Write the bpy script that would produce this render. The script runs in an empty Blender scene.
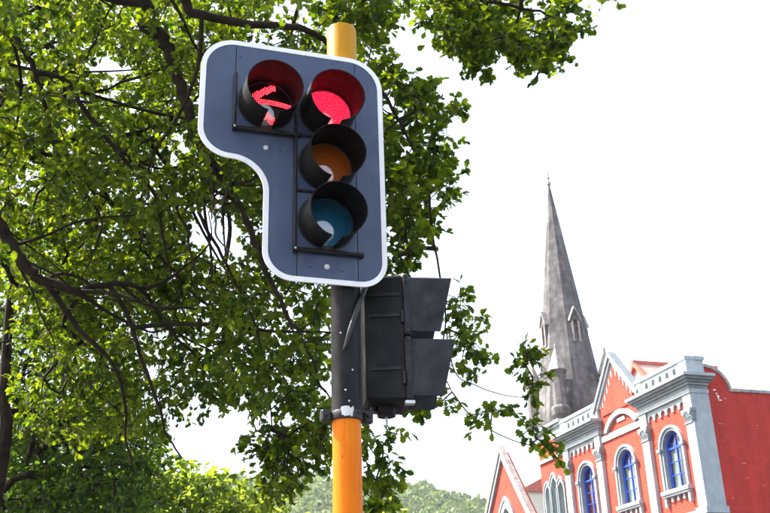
import bpy, bmesh, math, random
import numpy as np
from mathutils import Vector, Matrix
from mathutils.geometry import tessellate_polygon
random.seed(4); rng = np.random.default_rng(4)
PI = math.pi; rad = math.radians
scene = bpy.context.scene
col = scene.collection

# ------------------------------------------------------------------ camera
CAM_F, CAM_TH, CAM_RO, CAM_Z = 978.0, rad(23.27), rad(-1.78), 1.6      # focal length in photo pixels, pitch, roll, eye height
_f = Vector((0, math.cos(CAM_TH), math.sin(CAM_TH))); _u = Vector((0, -math.sin(CAM_TH), math.cos(CAM_TH))); _r = Vector((1, 0, 0))
CR = math.cos(CAM_RO)*_r + math.sin(CAM_RO)*_u
CU = -math.sin(CAM_RO)*_r + math.cos(CAM_RO)*_u
CF = _f
camd = bpy.data.cameras.new('camera'); cam = bpy.data.objects.new('camera', camd); col.objects.link(cam)
camd.sensor_width = 36; camd.lens = CAM_F/770*36; camd.clip_start = 0.05; camd.clip_end = 4000
cam.matrix_world = Matrix(((CR.x, CU.x, -CF.x, 0), (CR.y, CU.y, -CF.y, 0), (CR.z, CU.z, -CF.z, CAM_Z), (0, 0, 0, 1)))
scene.camera = cam

# ------------------------------------------------------------------ light
SUN_AZ, SUN_EL = rad(284), rad(50)
world = bpy.data.worlds.new('World'); scene.world = world; world.use_nodes = True
wn = world.node_tree; wn.nodes.clear()
sky_t = wn.nodes.new('ShaderNodeTexSky'); sky_t.sky_type = 'NISHITA'; sky_t.sun_disc = False
sky_t.sun_elevation = SUN_EL; sky_t.sun_rotation = SUN_AZ; sky_t.dust_density = 4.0; sky_t.air_density = 1.0; sky_t.ozone_density = 1.0
bg = wn.nodes.new('ShaderNodeBackground'); bg.inputs[1].default_value = 0.10
wn.links.new(sky_t.outputs[0], bg.inputs[0])
veil = wn.nodes.new('ShaderNodeBackground'); veil.inputs[0].default_value = (1, 1, 1, 1); veil.inputs[1].default_value = 0.19   # even thin cloud
add = wn.nodes.new('ShaderNodeAddShader'); wn.links.new(bg.outputs[0], add.inputs[0]); wn.links.new(veil.outputs[0], add.inputs[1])
wo = wn.nodes.new('ShaderNodeOutputWorld'); wn.links.new(add.outputs[0], wo.inputs[0])
sund = bpy.data.lights.new('sun', 'SUN'); sund.energy = 4.1; sund.angle = rad(0.53); sund.color = (1, .95, .87)
sun = bpy.data.objects.new('sun', sund); col.objects.link(sun)
_s = Vector((math.sin(SUN_AZ)*math.cos(SUN_EL), math.cos(SUN_AZ)*math.cos(SUN_EL), math.sin(SUN_EL)))
sun.rotation_euler = _s.to_track_quat('Z', 'Y').to_euler(); sun.location = (0, 0, 40)
vs = scene.view_settings; vs.view_transform = 'Standard'; vs.look = 'None'; vs.gamma = 1; vs.use_curve_mapping = False
vs.exposure = 1.92
HAZE = .0003          # density of the air

# ------------------------------------------------------------------ helpers
def ray(x, y):
    return CR*((x-385)/CAM_F) - CU*((y-256.5)/CAM_F) + CF
def at(x, y, Y):
    d = ray(x, y); return d*(Y/d.y) + Vector((0, 0, CAM_Z))
def to_px(P):
    d = Vector(P) - Vector((0, 0, CAM_Z)); z = d.dot(CF)
    return 385 + CAM_F*d.dot(CR)/z, 256.5 - CAM_F*d.dot(CU)/z, z

def empty(name, loc=(0, 0, 0), rz=0, label=None, cat=None, group=None):
    o = bpy.data.objects.new(name, None); col.objects.link(o); o.location = loc; o.rotation_euler = (0, 0, rz)
    tag(o, label, cat, group); return o
def tag(o, label=None, cat=None, group=None, kind=None):
    if label: o['label'] = label
    if cat: o['category'] = cat
    if group: o['group'] = group
    if kind: o['kind'] = kind
    return o
def link(name, me, mat, parent=None, smooth=False):
    o = bpy.data.objects.new(name, me); col.objects.link(o)
    if mat is not None: me.materials.append(mat)
    if parent: o.parent = parent
    if smooth: me.shade_smooth()
    return o

class MB:
    """collects shapes for one mesh object"""
    def __init__(s): s.v = []; s.f = []
    def addv(s, vs_, fs):
        b = len(s.v); s.v += [tuple(q) for q in vs_]; s.f += [tuple(b+i for i in q) for q in fs]; return s
    def box(s, x0, x1, y0, y1, z0, z1):
        return s.addv([(x0,y0,z0),(x1,y0,z0),(x1,y1,z0),(x0,y1,z0),(x0,y0,z1),(x1,y0,z1),(x1,y1,z1),(x0,y1,z1)],
                      [(0,3,2,1),(4,5,6,7),(0,1,5,4),(1,2,6,5),(2,3,7,6),(3,0,4,7)])
    def cbox(s, x0, x1, y0, y1, z0, z1, c=.01):           # box with chamfered vertical + top edges
        def ring(d, z): return [(x0+d,y0,z),(x1-d,y0,z),(x1,y0+d,z),(x1,y1-d,z),(x1-d,y1,z),(x0+d,y1,z),(x0,y1-d,z),(x0,y0+d,z)]
        def ringi(d, z): return [(x0+d,y0+c*.5,z),(x1-d,y0+c*.5,z),(x1-c*.5,y0+d,z),(x1-c*.5,y1-d,z),(x1-d,y1-c*.5,z),(x0+d,y1-c*.5,z),(x0+c*.5,y1-d,z),(x0+c*.5,y0+d,z)]
        return s.loft([ringi(c*1.2, z0), ring(c, z0+c), ring(c, z1-c), ringi(c*1.2, z1)])
    def loft(s, rings, cap=True, closed=True):
        n = len(rings[0]); b = len(s.v)
        for r in rings: s.v += [tuple(q) for q in r]
        for i in range(len(rings)-1):
            for j in range(n if closed else n-1):
                k = (j+1) % n
                s.f.append((b+i*n+j, b+i*n+k, b+(i+1)*n+k, b+(i+1)*n+j))
        if cap:
            s.f.append(tuple(b+j for j in range(n-1, -1, -1))); s.f.append(tuple(b+(len(rings)-1)*n+j for j in range(n)))
        return s
    def tube(s, pts, rads, n=8, cap=True):
        pts = [Vector(q) for q in pts]
        if not hasattr(rads, '__len__'): rads = [rads]*len(pts)
        rings = []; ref = None
        for i, q in enumerate(pts):
            d = (pts[min(i+1, len(pts)-1)] - pts[max(i-1, 0)]).normalized()
            if ref is None: ref = d.orthogonal().normalized()
            ref = (ref - d*ref.dot(d)).normalized(); w = d.cross(ref)
            rings.append([q + (ref*math.cos(2*PI*k/n) + w*math.sin(2*PI*k/n))*rads[i] for k in range(n)])
        return s.loft(rings, cap)
    def lathe(s, prof, n=16, centre=(0,0,0), rot=0, cap=True):   # prof: (r, z)
        c = Vector(centre)
        return s.loft([[c + Vector((r*math.cos(2*PI*k/n+rot), r*math.sin(2*PI*k/n+rot), z)) for k in range(n)] for r, z in prof], cap)
    def slab(s, loops, w0, w1, axes=lambda a, b, w: (a, w, b)):
        """loops: outer polygon + holes in 2D; thick slab between depth w0 (back) and w1 (front)"""
        flat = [q for L in loops for q in L]
        tris = tessellate_polygon([[Vector((q[0], q[1], 0)) for q in L] for L in loops])
        n = len(flat); b = len(s.v)
        s.v += [axes(q[0], q[1], w1) for q in flat] + [axes(q[0], q[1], w0) for q in flat]
        for t in tris:
            s.f.append(tuple(b+i for i in t)); s.f.append(tuple(b+n+i for i in reversed(t)))
        o = 0
        for L in loops:
            m = len(L)
            for j in range(m):
                k = (j+1) % m; s.f.append((b+o+j, b+o+k, b+n+o+k, b+n+o+j))
            o += m
        return s
    def build(s, name, mat, parent=None, smooth=False, bevel=0, recalc=True):
        me = bpy.data.meshes.new(name); me.from_pydata(s.v, [], s.f)
        if recalc or bevel:
            bm = bmesh.new(); bm.from_mesh(me)
            if recalc: bmesh.ops.recalc_face_normals(bm, faces=bm.faces)
            if bevel:
                es = [e for e in bm.edges if len(e.link_faces) == 2 and e.calc_face_angle(0) > .5]
                bmesh.ops.bevel(bm, geom=es, offset=bevel, segments=2, affect='EDGES', profile=.6, clamp_overlap=True)
            bm.to_mesh(me); bm.free()
        o = link(name, me, mat, parent)
        if smooth:
            me.shade_smooth(); me.set_sharp_from_angle(angle=rad(38))
        return o

def fillet(corners, seg=10):
    out = []; n = len(corners)
    for i, (x, y, r) in enumerate(corners):
        p = Vector((x, y)); a = Vector(corners[i-1][:2]) - p; b = Vector(corners[(i+1) % n][:2]) - p
        if r == 0: out.append((x, y)); continue
        a.normalize(); b.normalize(); ang = a.angle(b); t = r/math.tan(ang/2)
        c = p + (a+b).normalized()*(r/math.sin(ang/2)); p0 = p+a*t; p1 = p+b*t
        a0 = math.atan2(p0.y-c.y, p0.x-c.x); a1 = math.atan2(p1.y-c.y, p1.x-c.x); d = (a1-a0+PI) % (2*PI) - PI
        for k in range(seg+1): out.append((c.x+r*math.cos(a0+d*k/seg), c.y+r*math.sin(a0+d*k/seg)))
    return out
def inset(poly, d):
    n = len(poly); out = []
    ar = sum(poly[i-1][0]*poly[i][1]-poly[i][0]*poly[i-1][1] for i in range(n)); sg = 1 if ar > 0 else -1
    for i in range(n):
        a = Vector(poly[i-1]); b = Vector(poly[i]); c = Vector(poly[(i+1) % n])
        n1 = Vector((-(b-a).y, (b-a).x)).normalized()*sg; n2 = Vector((-(c-b).y, (c-b).x)).normalized()*sg
        m = (n1+n2).normalized(); k = d/max(.4, m.dot(n1)); out.append((b.x+m.x*k, b.y+m.y*k))
    return out
def clip(poly, f):       # keep f(p) >= 0, f linear
    out = []
    for i in range(len(poly)):
        a = poly[i-1]; b = poly[i]; fa = f(a); fb = f(b)
        if (fa >= 0) != (fb >= 0):
            t = fa/(fa-fb); out.append((a[0]+(b[0]-a[0])*t, a[1]+(b[1]-a[1])*t))
        if fb >= 0: out.append(b)
    return out

# ------------------------------------------------------------------ materials
def mat_new(name):
    m = bpy.data.materials.new(name); m.use_nodes = True; nt = m.node_tree
    return m, nt, nt.nodes['Principled BSDF']
def nd(nt, typ, **kw):
    n = nt.nodes.new(typ)
    for k, v in kw.items():
        if isinstance(k, str) and hasattr(n, k): setattr(n, k, v)
    return n
def ramp(nt, src, stops):
    r = nt.nodes.new('ShaderNodeValToRGB'); e = r.color_ramp.elements
    while len(e) < len(stops): e.new(.5)
    for i, (p, c) in enumerate(stops): e[i].position = p; e[i].color = (*c, 1) if len(c) == 3 else c
    nt.links.new(src, r.inputs[0]); return r.outputs[0]
def noise(nt, scale, detail=4, rough=.55, vec=None, dist=0):
    n = nt.nodes.new('ShaderNodeTexNoise'); n.inputs['Scale'].default_value = scale; n.inputs['Detail'].default_value = detail
    n.inputs['Roughness'].default_value = rough; n.inputs['Distortion'].default_value = dist
    if vec is None:
        tc = nt.nodes.new('ShaderNodeTexCoord'); vec = tc.outputs['Object']
    nt.links.new(vec, n.inputs['Vector']); return n.outputs[0]
def mixc(nt, fac, a, b, typ='MIX'):
    m = nt.nodes.new('ShaderNodeMix'); m.data_type = 'RGBA'; m.blend_type = typ
    for s, v in ((m.inputs[0], fac), (m.inputs[6], a), (m.inputs[7], b)):
        if hasattr(v, 'is_linked'): nt.links.new(v, s)
        elif isinstance(v, (int, float)): s.default_value = v
        else: s.default_value = (*v, 1)
    return m.outputs[2]
def bump(nt, b, h, strength=.3, dist=.01):
    n = nt.nodes.new('ShaderNodeBump'); n.inputs['Strength'].default_value = strength; n.inputs['Distance'].default_value = dist
    nt.links.new(h, n.inputs['Height']); nt.links.new(n.outputs[0], b.inputs['Normal'])
def plain(name, c1, c2, scale=6, rough=.5, spec=.5, metal=0, bmp=0, bscale=60, coat=0, detail=5, wear=None):
    m, nt, b = mat_new(name)
    nt.links.new(ramp(nt, noise(nt, scale, detail), [(.35, c1), (.68, c2)]), b.inputs['Base Color'])
    if wear:
        tcw = nt.nodes.new('ShaderNodeTexCoord'); mpw = nt.nodes.new('ShaderNodeMapping'); mpw.inputs['Scale'].default_value = wear[1]; nt.links.new(tcw.outputs['Object'], mpw.inputs[0])
        wm = ramp(nt, noise(nt, wear[0], 9, .68, mpw.outputs[0]), [(.52, (0, 0, 0)), (.78, (wear[3],)*3)])
        src = b.inputs['Base Color'].links[0].from_socket
        nt.links.new(mixc(nt, wm, src, wear[2]), b.inputs['Base Color'])
    rr = ramp(nt, noise(nt, scale*2.3, 4), [(.3, (max(.02, rough-.1),)*3), (.7, (min(1, rough+.12),)*3)])
    nt.links.new(rr, b.inputs['Roughness'])
    b.inputs['Specular IOR Level'].default_value = spec; b.inputs['Metallic'].default_value = metal
    b.inputs['Coat Weight'].default_value = coat
    if bmp: bump(nt, b, noise(nt, bscale, 3), bmp, .004)
    return m
M = {}
M['plate'] = plain('plate_paint', (.040, .060, .118), (.050, .075, .142), 5, .48, .5, bmp=.05, bscale=14, wear=(9, (3, 1, .8), (.085, .105, .150), .75))
M['plate_edge'] = plain('plate_border', (.86, .86, .85), (.92, .92, .91), 9, .45, wear=(14, (1, 1, .6), (.55, .53, .48), .35))
M['black_plastic'] = plain('black_plastic', (.006, .006, .0065), (.013, .013, .014), 14, .5, .35, bmp=.08, bscale=30)
M['visor_in'] = plain('visor_black', (.004, .004, .004), (.009, .008, .008), 16, .6, .14)
M['housing'] = plain('weathered_housing', (.0055, .0055, .006), (.015, .0147, .016), 9, .6, .2, bmp=.12, bscale=22, wear=(22, (1, 1, .25), (.05, .049, .048), .4))
M['ped_visor'] = plain('weathered_visor', (.011, .011, .013), (.034, .034, .039), 11, .55, .28, bmp=.15, bscale=16, detail=8, wear=(11, (1, 1, .7), (.09, .089, .087), .55))
M['steel'] = plain('zinc_steel', (.42, .42, .42), (.6, .6, .58), 20, .35, .5, metal=.7)
M['bolt'] = plain('bolt_pale', (.55, .55, .53), (.7, .7, .68), 30, .4)
M['clamp'] = plain('clamp_black', (.010, .010, .010), (.03, .028, .027), 24, .5, .4, bmp=.2)
def post_mat(name, c1, c2, dirt):
    m, nt, b = mat_new(name)
    base = ramp(nt, noise(nt, 5, 6), [(.35, c1), (.7, c2)])
    tc = nt.nodes.new('ShaderNodeTexCoord'); mp = nt.nodes.new('ShaderNodeMapping'); mp.inputs['Scale'].default_value = (40, 40, 2.5)
    nt.links.new(tc.outputs['Object'], mp.inputs[0])
    d = ramp(nt, noise(nt, 1.5, 6, .65, mp.outputs[0]), [(.50, (0, 0, 0)), (.75, (.75, .75, .75))])
    c = mixc(nt, d, base, dirt)
    spots = ramp(nt, noise(nt, 85, 2), [(.70, (0, 0, 0)), (.75, (.8, .8, .8))])
    nt.links.new(mixc(nt, spots, c, (.12, .07, .03)), b.inputs['Base Color'])
    b.inputs['Roughness'].default_value = .5; b.inputs['Specular IOR Level'].default_value = .14; bump(nt, b, noise(nt, 30, 3), .06, .004); return m
M['post_orange'] = post_mat('post_orange_paint', (.78, .17, .003), (.80, .215, .005), (.55, .10, .004))
M['post_yellow'] = post_mat('post_yellow_paint', (.47, .215, .006), (.53, .26, .009), (.34, .14, .008))
def lens_mat(name, colr, emit=0, ecol=None, rough=.12):
    m, nt, b = mat_new(name)
    tc = nt.nodes.new('ShaderNodeTexCoord'); v = nt.nodes.new('ShaderNodeTexVoronoi'); v.inputs['Scale'].default_value = 95
    nt.links.new(tc.outputs['Object'], v.inputs['Vector'])
    nt.links.new(mixc(nt, v.outputs['Distance'], colr, tuple(min(1, k*1.5+.004) for k in colr)), b.inputs['Base Color'])
    bump(nt, b, noise(nt, 45, 3), .12, .003)
    b.inputs['Roughness'].default_value = rough; b.inputs['Coat Weight'].default_value = 1.0; b.inputs['Coat Roughness'].default_value = .05; b.inputs['Coat IOR'].default_value = 2.2
    if emit:
        v2 = nt.nodes.new('ShaderNodeTexVoronoi'); v2.inputs['Scale'].default_value = 120; nt.links.new(tc.outputs['Object'], v2.inputs['Vector'])
        nt.links.new(mixc(nt, ramp(nt, v2.outputs['Distance'], [(.15, (1, 1, 1)), (.55, (0, 0, 0))]), tuple(k*.55 for k in ecol), tuple(min(1, k*1.6) for k in ecol)), b.inputs['Emission Color'])
        b.inputs['Emission Strength'].default_value = emit
    return m
M['lens_red'] = lens_mat('lens_red_lit', (.35, .01, .012), 1.35, (1, .008, .028), .2)
M['lens_amber'] = lens_mat('lens_amber', (.42, .085, .004))
M['lens_green'] = lens_mat('lens_blue_green', (.008, .115, .22))
M['lens_dark'] = lens_mat('lens_arrow_dark', (.025, .008, .008))
M['led_red'] = lens_mat('led_red', (.4, .01, .015), 4.5, (1, .018, .03), .3)

def brick_mat(name, a, b2, mortar, chips=0, mortar_mix=.5):
    m, nt, b = mat_new(name)
    tc = nt.nodes.new('ShaderNodeTexCoord'); sx = nt.nodes.new('ShaderNodeSeparateXYZ'); nt.links.new(tc.outputs['Object'], sx.inputs[0])
    ad = nt.nodes.new('ShaderNodeMath'); nt.links.new(sx.outputs[0], ad.inputs[0]); nt.links.new(sx.outputs[1], ad.inputs[1])
    cx = nt.nodes.new('ShaderNodeCombineXYZ'); nt.links.new(ad.outputs[0], cx.inputs[0]); nt.links.new(sx.outputs[2], cx.inputs[1])
    br = nt.nodes.new('ShaderNodeTexBrick'); nt.links.new(cx.outputs[0], br.inputs['Vector'])
    br.inputs['Color1'].default_value = (*a, 1); br.inputs['Color2'].default_value = (*b2, 1); br.inputs['Mortar'].default_value = (*mortar, 1)
    br.inputs['Scale'].default_value = 1; br.inputs['Mortar Size'].default_value = .012; br.inputs['Brick Width'].default_value = .24
    br.inputs['Row Height'].default_value = .086; br.inputs['Bias'].default_value = 0; br.inputs['Mortar Smooth'].default_value = .3
    big = ramp(nt, noise(nt, .9, 6, .6), [(.3, (.72, .72, .72)), (.7, (1.12, 1.1, 1.1))])
    c = mixc(nt, 1.0, br.outputs['Color'], big, 'MULTIPLY')
    if chips:
        mp = nt.nodes.new('ShaderNodeMapping'); mp.inputs['Scale'].default_value = (1, 1, 3.2); nt.links.new(tc.outputs['Object'], mp.inputs[0])
        ch = ramp(nt, noise(nt, 2.6, 6, .62, mp.outputs[0]), [(chips, (0, 0, 0)), (chips+.025, (1, 1, 1))])
        c = mixc(nt, ch, c, (.62, .42, .38))
    mps = nt.nodes.new('ShaderNodeMapping'); mps.inputs['Scale'].default_value = (2.2, 2.2, .22); nt.links.new(tc.outputs['Object'], mps.inputs[0])
    c = mixc(nt, 1, c, ramp(nt, noise(nt, 1.3, 6, .6, mps.outputs[0]), [(.40, (1, 1, 1)), (.72, (.80, .77, .77))]), 'MULTIPLY')
    nt.links.new(c, b.inputs['Base Color']); b.inputs['Roughness'].default_value = .8; b.inputs['Specular IOR Level'].default_value = .25
    inv = nt.nodes.new('ShaderNodeMath'); inv.operation = 'SUBTRACT'; inv.inputs[0].default_value = 1; nt.links.new(br.outputs['Fac'], inv.inputs[1])
    bump(nt, b, inv.outputs[0], .5, .012); return m
M['brick'] = brick_mat('orange_red_brick', (.52, .055, .028), (.47, .042, .021), (.50, .105, .068))
M['brick_side'] = brick_mat('deep_red_brick', (.54, .036, .026), (.49, .030, .022), (.45, .042, .030), .665)
M['trim'] = plain('cream_trim', (.30, .345, .365), (.385, .43, .45), 2.5, .6, .3, bmp=.1, bscale=25, wear=(2.2, (1.6, 1.6, .35), (.20, .205, .20), .6))
M['trim_grey'] = plain('grey_trim', (.175, .205, .22), (.25, .28, .30), 3, .65, .3, bmp=.15, bscale=25, wear=(3, (1.6, 1.6, .5), (.12, .125, .12), .7))
M['coping'] = plain('stone_coping', (.22, .20, .19), (.42, .39, .36), 5, .85, .2, bmp=.3, bscale=20)
M['blue'] = plain('blue_joinery', (.012, .055, .42), (.02, .085, .55), 4, .35)
M['white_paint'] = plain('white_joinery', (.7, .7, .7), (.8, .8, .8), 4, .4)
M['curtain'] = plain('cream_curtain', (.66, .60, .46), (.80, .75, .64), 8, .9, .1)
M['curtain_red'] = plain('red_curtain', (.30, .03, .04), (.42, .06, .07), 8, .9, .1)
M['dark_room'] = plain('dim_room', (.05, .045, .04), (.08, .07, .06), 3, .9, .1)
def glass_mat(name, tint, tr=.55):
    m, nt, b = mat_new(name); nt.nodes.remove(b)
    out = nt.nodes['Material Output']
    t = nt.nodes.new('ShaderNodeBsdfTransparent'); t.inputs[0].default_value = (*tint, 1)
    g = nt.nodes.new('ShaderNodeBsdfGlossy'); g.inputs['Roughness'].default_value = .04; g.inputs['Color'].default_value = (.95, .97, 1, 1)
    lw_ = nt.nodes.new('ShaderNodeLayerWeight'); pw = nt.nodes.new('ShaderNodeMath'); pw.operation = 'POWER'; pw.inputs[1].default_value = 4
    nt.links.new(lw_.outputs['Facing'], pw.inputs[0])
    fr = nt.nodes.new('ShaderNodeMath'); fr.operation = 'MULTIPLY_ADD'; fr.inputs[1].default_value = .85; fr.inputs[2].default_value = .05; nt.links.new(pw.outputs[0], fr.inputs[0])
    mx = nt.nodes.new('ShaderNodeMixShader'); nt.links.new(fr.outputs[0], mx.inputs[0]); nt.links.new(t.outputs[0], mx.inputs[1]); nt.links.new(g.outputs[0], mx.inputs[2])
    nt.links.new(mx.outputs[0], out.inputs[0]); return m
M['glass'] = glass_mat('window_glass', (.78, .84, .86))
M['glass_sky_tint'] = glass_mat('fanlight_glass_sky_tint', (.45, .50, .85))  # blue reflection in the fanlights put into the glass tint
M['glass_lead'] = plain('leaded_glass', (.16, .18, .10), (.30, .32, .20), 12, .18, .6)
M['roof_red'] = plain('red_roof_iron', (.42, .09, .06), (.52, .13, .09), 2, .6)
M['roof_pale'] = plain('faded_roof_iron', (.42, .24, .20), (.52, .33, .28), 2, .6)
M['roof_slate'] = plain('slate_roof', (.10, .10, .11), (.16, .16, .17), 3, .7)
def stone_mat():
    m, nt, b = mat_new('weathered_spire_stone')
    a = noise(nt, .55, 8, .66); c = ramp(nt, a, [(.30, (.065, .063, .064)), (.5, (.135, .130, .130)), (.72, (.24, .235, .23))])
    tc = nt.nodes.new('ShaderNodeTexCoord'); mp = nt.nodes.new('ShaderNodeMapping'); mp.inputs['Scale'].default_value = (3, 3, .35); nt.links.new(tc.outputs['Object'], mp.inputs[0])
    st = ramp(nt, noise(nt, 1.0, 5, .6, mp.outputs[0]), [(.42, (1, 1, 1)), (.7, (.5, .5, .5))])
    c = mixc(nt, 1, c, st, 'MULTIPLY')
    mo = nt.nodes.new('ShaderNodeTexVoronoi'); mo.inputs['Scale'].default_value = 1.6; nt.links.new(tc.outputs['Object'], mo.inputs['Vector'])
    li = ramp(nt, mo.outputs['Distance'], [(.10, (.5, .5, .5)), (.45, (0, 0, 0))])
    c = mixc(nt, li, c, (.22, .215, .20))
    sx = nt.nodes.new('ShaderNodeSeparateXYZ'); nt.links.new(tc.outputs['Object'], sx.inputs[0]); ad = nt.nodes.new('ShaderNodeMath'); nt.links.new(sx.outputs[0], ad.inputs[0]); nt.links.new(sx.outputs[1], ad.inputs[1])
    cx = nt.nodes.new('ShaderNodeCombineXYZ'); nt.links.new(ad.outputs[0], cx.inputs[0]); nt.links.new(sx.outputs[2], cx.inputs[1])
    br = nt.nodes.new('ShaderNodeTexBrick'); nt.links.new(cx.outputs[0], br.inputs['Vector']); br.inputs['Scale'].default_value = 1; br.inputs['Mortar Size'].default_value = .022
    br.inputs['Brick Width'].default_value = .9; br.inputs['Row Height'].default_value = .42
    br.inputs['Color1'].default_value = (1, 1, 1, 1); br.inputs['Color2'].default_value = (.90, .90, .90, 1); br.inputs['Mortar'].default_value = (.84, .83, .82, 1)
    c = mixc(nt, 1, c, br.outputs['Color'], 'MULTIPLY')
    nt.links.new(c, b.inputs['Base Color']); b.inputs['Roughness'].default_value = .9; b.inputs['Specular IOR Level'].default_value = .15
    bump(nt, b, noise(nt, 7, 5), .5, .05); return m
M['stone'] = stone_mat()
M['asphalt'] = plain('asphalt', (.04, .04, .042), (.065, .064, .062), 8, .9, .2, bmp=.4, bscale=120)
M['paving'] = plain('concrete_paving', (.15, .145, .14), (.22, .215, .21), 3, .85, .2, bmp=.2, bscale=60)
M['road_paint'] = plain('road_paint', (.7, .7, .68), (.8, .8, .78), 12, .7)
M['soil'] = plain('hill_grass', (.10, .13, .045), (.19, .20, .08), .05, .95, .1)
M['bark'] = plain('bark', (.012, .008, .006), (.034, .023, .015), 9, .9, .2, bmp=.6, bscale=35)
def leaf_mat(name, dark, light, tdark, tlight, trans=.5):
    m, nt, b = mat_new(name); out = nt.nodes['Material Output']
    at_ = nt.nodes.new('ShaderNodeAttribute'); at_.attribute_name = 'tone'
    c = mixc(nt, at_.outputs['Fac'], dark, light); tcol = mixc(nt, at_.outputs['Fac'], tdark, tlight)
    nt.links.new(c, b.inputs['Base Color']); b.inputs['Roughness'].default_value = .5; b.inputs['Specular IOR Level'].default_value = .22
    t = nt.nodes.new('ShaderNodeBsdfTranslucent'); nt.links.new(tcol, t.inputs[0])
    mx = nt.nodes.new('ShaderNodeMixShader'); mx.inputs[0].default_value = trans
    nt.links.new(b.outputs[0], mx.inputs[1]); nt.links.new(t.outputs[0], mx.inputs[2]); nt.links.new(mx.outputs[0], out.inputs[0]); return m
M['leaf'] = leaf_mat('leaf_green', (.008, .022, .002), (.046, .088, .007), (.09, .19, .003), (.50, .62, .012), .44)
M['leaf_b'] = leaf_mat('leaf_mid_green', (.010, .032, .006), (.046, .098, .015), (.08, .19, .006), (.30, .46, .02), .42)
M['leaf_c'] = leaf_mat('leaf_yellow_green', (.060, .110, .016), (.120, .170, .026), (.30, .42, .03), (.46, .55, .05), .5)
M['wood_far'] = leaf_mat('far_wood', (.024, .055, .018), (.15, .20, .045), (.08, .17, .025), (.28, .38, .05), .3)

# ------------------------------------------------------------------ ground
def sheet(name, x0, x1, y0, y1, z, mat, parent=None):
    b = MB(); b.addv([(x0,y0,z),(x1,y0,z),(x1,y1,z),(x0,y1,z)], [(0,1,2,3)]); o = b.build(name, mat, parent, recalc=False); return o
SRZ = rad(18)            # street grid turned 18 degrees
tag(sheet('ground', -900, 900, -700, 900, -.008, M['asphalt']), kind='structure')
rt_ = empty('street_grid'); bpy.data.objects.remove(rt_)
def grid_obj(o): o.rotation_euler = (0, 0, SRZ); return o
tag(grid_obj(sheet('road', -3.2, 8.5, -60, 160, -.004, M['asphalt'])), kind='structure')
b = MB().box(-12.5, -3.2, -60, 160, -.3, .12); tag(grid_obj(b.build('pavement_left', M['paving'])), kind='structure')
# ------------------------------------------------------------------ signal
PSI = rad(18)
PN = Vector((math.sin(PSI), -math.cos(PSI), 0)); PR = Vector((math.cos(PSI), math.sin(PSI), 0))
P_RIM = Vector((-.159, 3.15, 0))         # plan position of the rim of the red visor
PLATE_BACK = .19
# local frame: x = plate right (a), y = -normal (away from viewer), z up
sig_org = P_RIM - PN*PLATE_BACK          # plate front surface
sig = empty('traffic_signal', (sig_org.x, sig_org.y, 2.93), PSI,
            'slate blue traffic signal with white edged backplate, red lamp and red arrow lit', 'traffic light')
Z0 = 2.93
outline = fillet([(-.495, 3.934, .135), (-.495, 3.405, .125), (-.24, 3.405, .125), (-.24, 2.93, .115), (.237, 2.93, .105), (.237, 3.934, .14)], 12)
outline = [(a, z-Z0) for a, z in outline]
BW = .020
inner = inset(outline, BW)
ax = lambda a, z, w: (a, -w, z)          # w towards viewer
MB().slab([outline, inner], -.004, .0022, ax).build('border', M['plate_edge'], sig, bevel=0)
g = .0016
zc = 3.53 - Z0
inn = inset(outline, BW-.0004)
MB().slab([inset(outline, .004)], -.010, -.0045, ax).build('backing', M['black_plastic'], sig)
pl_a = clip(clip(inn, lambda q: -.361-g-q[0]), lambda q: q[1]-zc)
pl_b = clip(clip(inn, lambda q: -.111-g-q[0]), lambda q: zc-q[1])
mb = MB().slab([pl_a], -.004, 0, ax).slab([pl_b], -.004, 0, ax); mb.build('panel', M['plate'], sig)
mid = clip(clip(inn, lambda q: q[0]+.361-g), lambda q: .122-g-q[0])
mid_a = clip(clip(mid, lambda q: q[1]-zc), lambda q: 1); mid_b = clip(clip(mid, lambda q: zc-q[1]), lambda q: q[0]+.111-g)
MB().slab([mid_a], -.004, .0006, ax).slab([mid_b], -.004, .0006, ax).build('panel', M['plate'], sig)
MB().slab([clip(inn, lambda q: q[0]-.122-g)], -.004, 0, ax).build('panel', M['plate'], sig)

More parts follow.
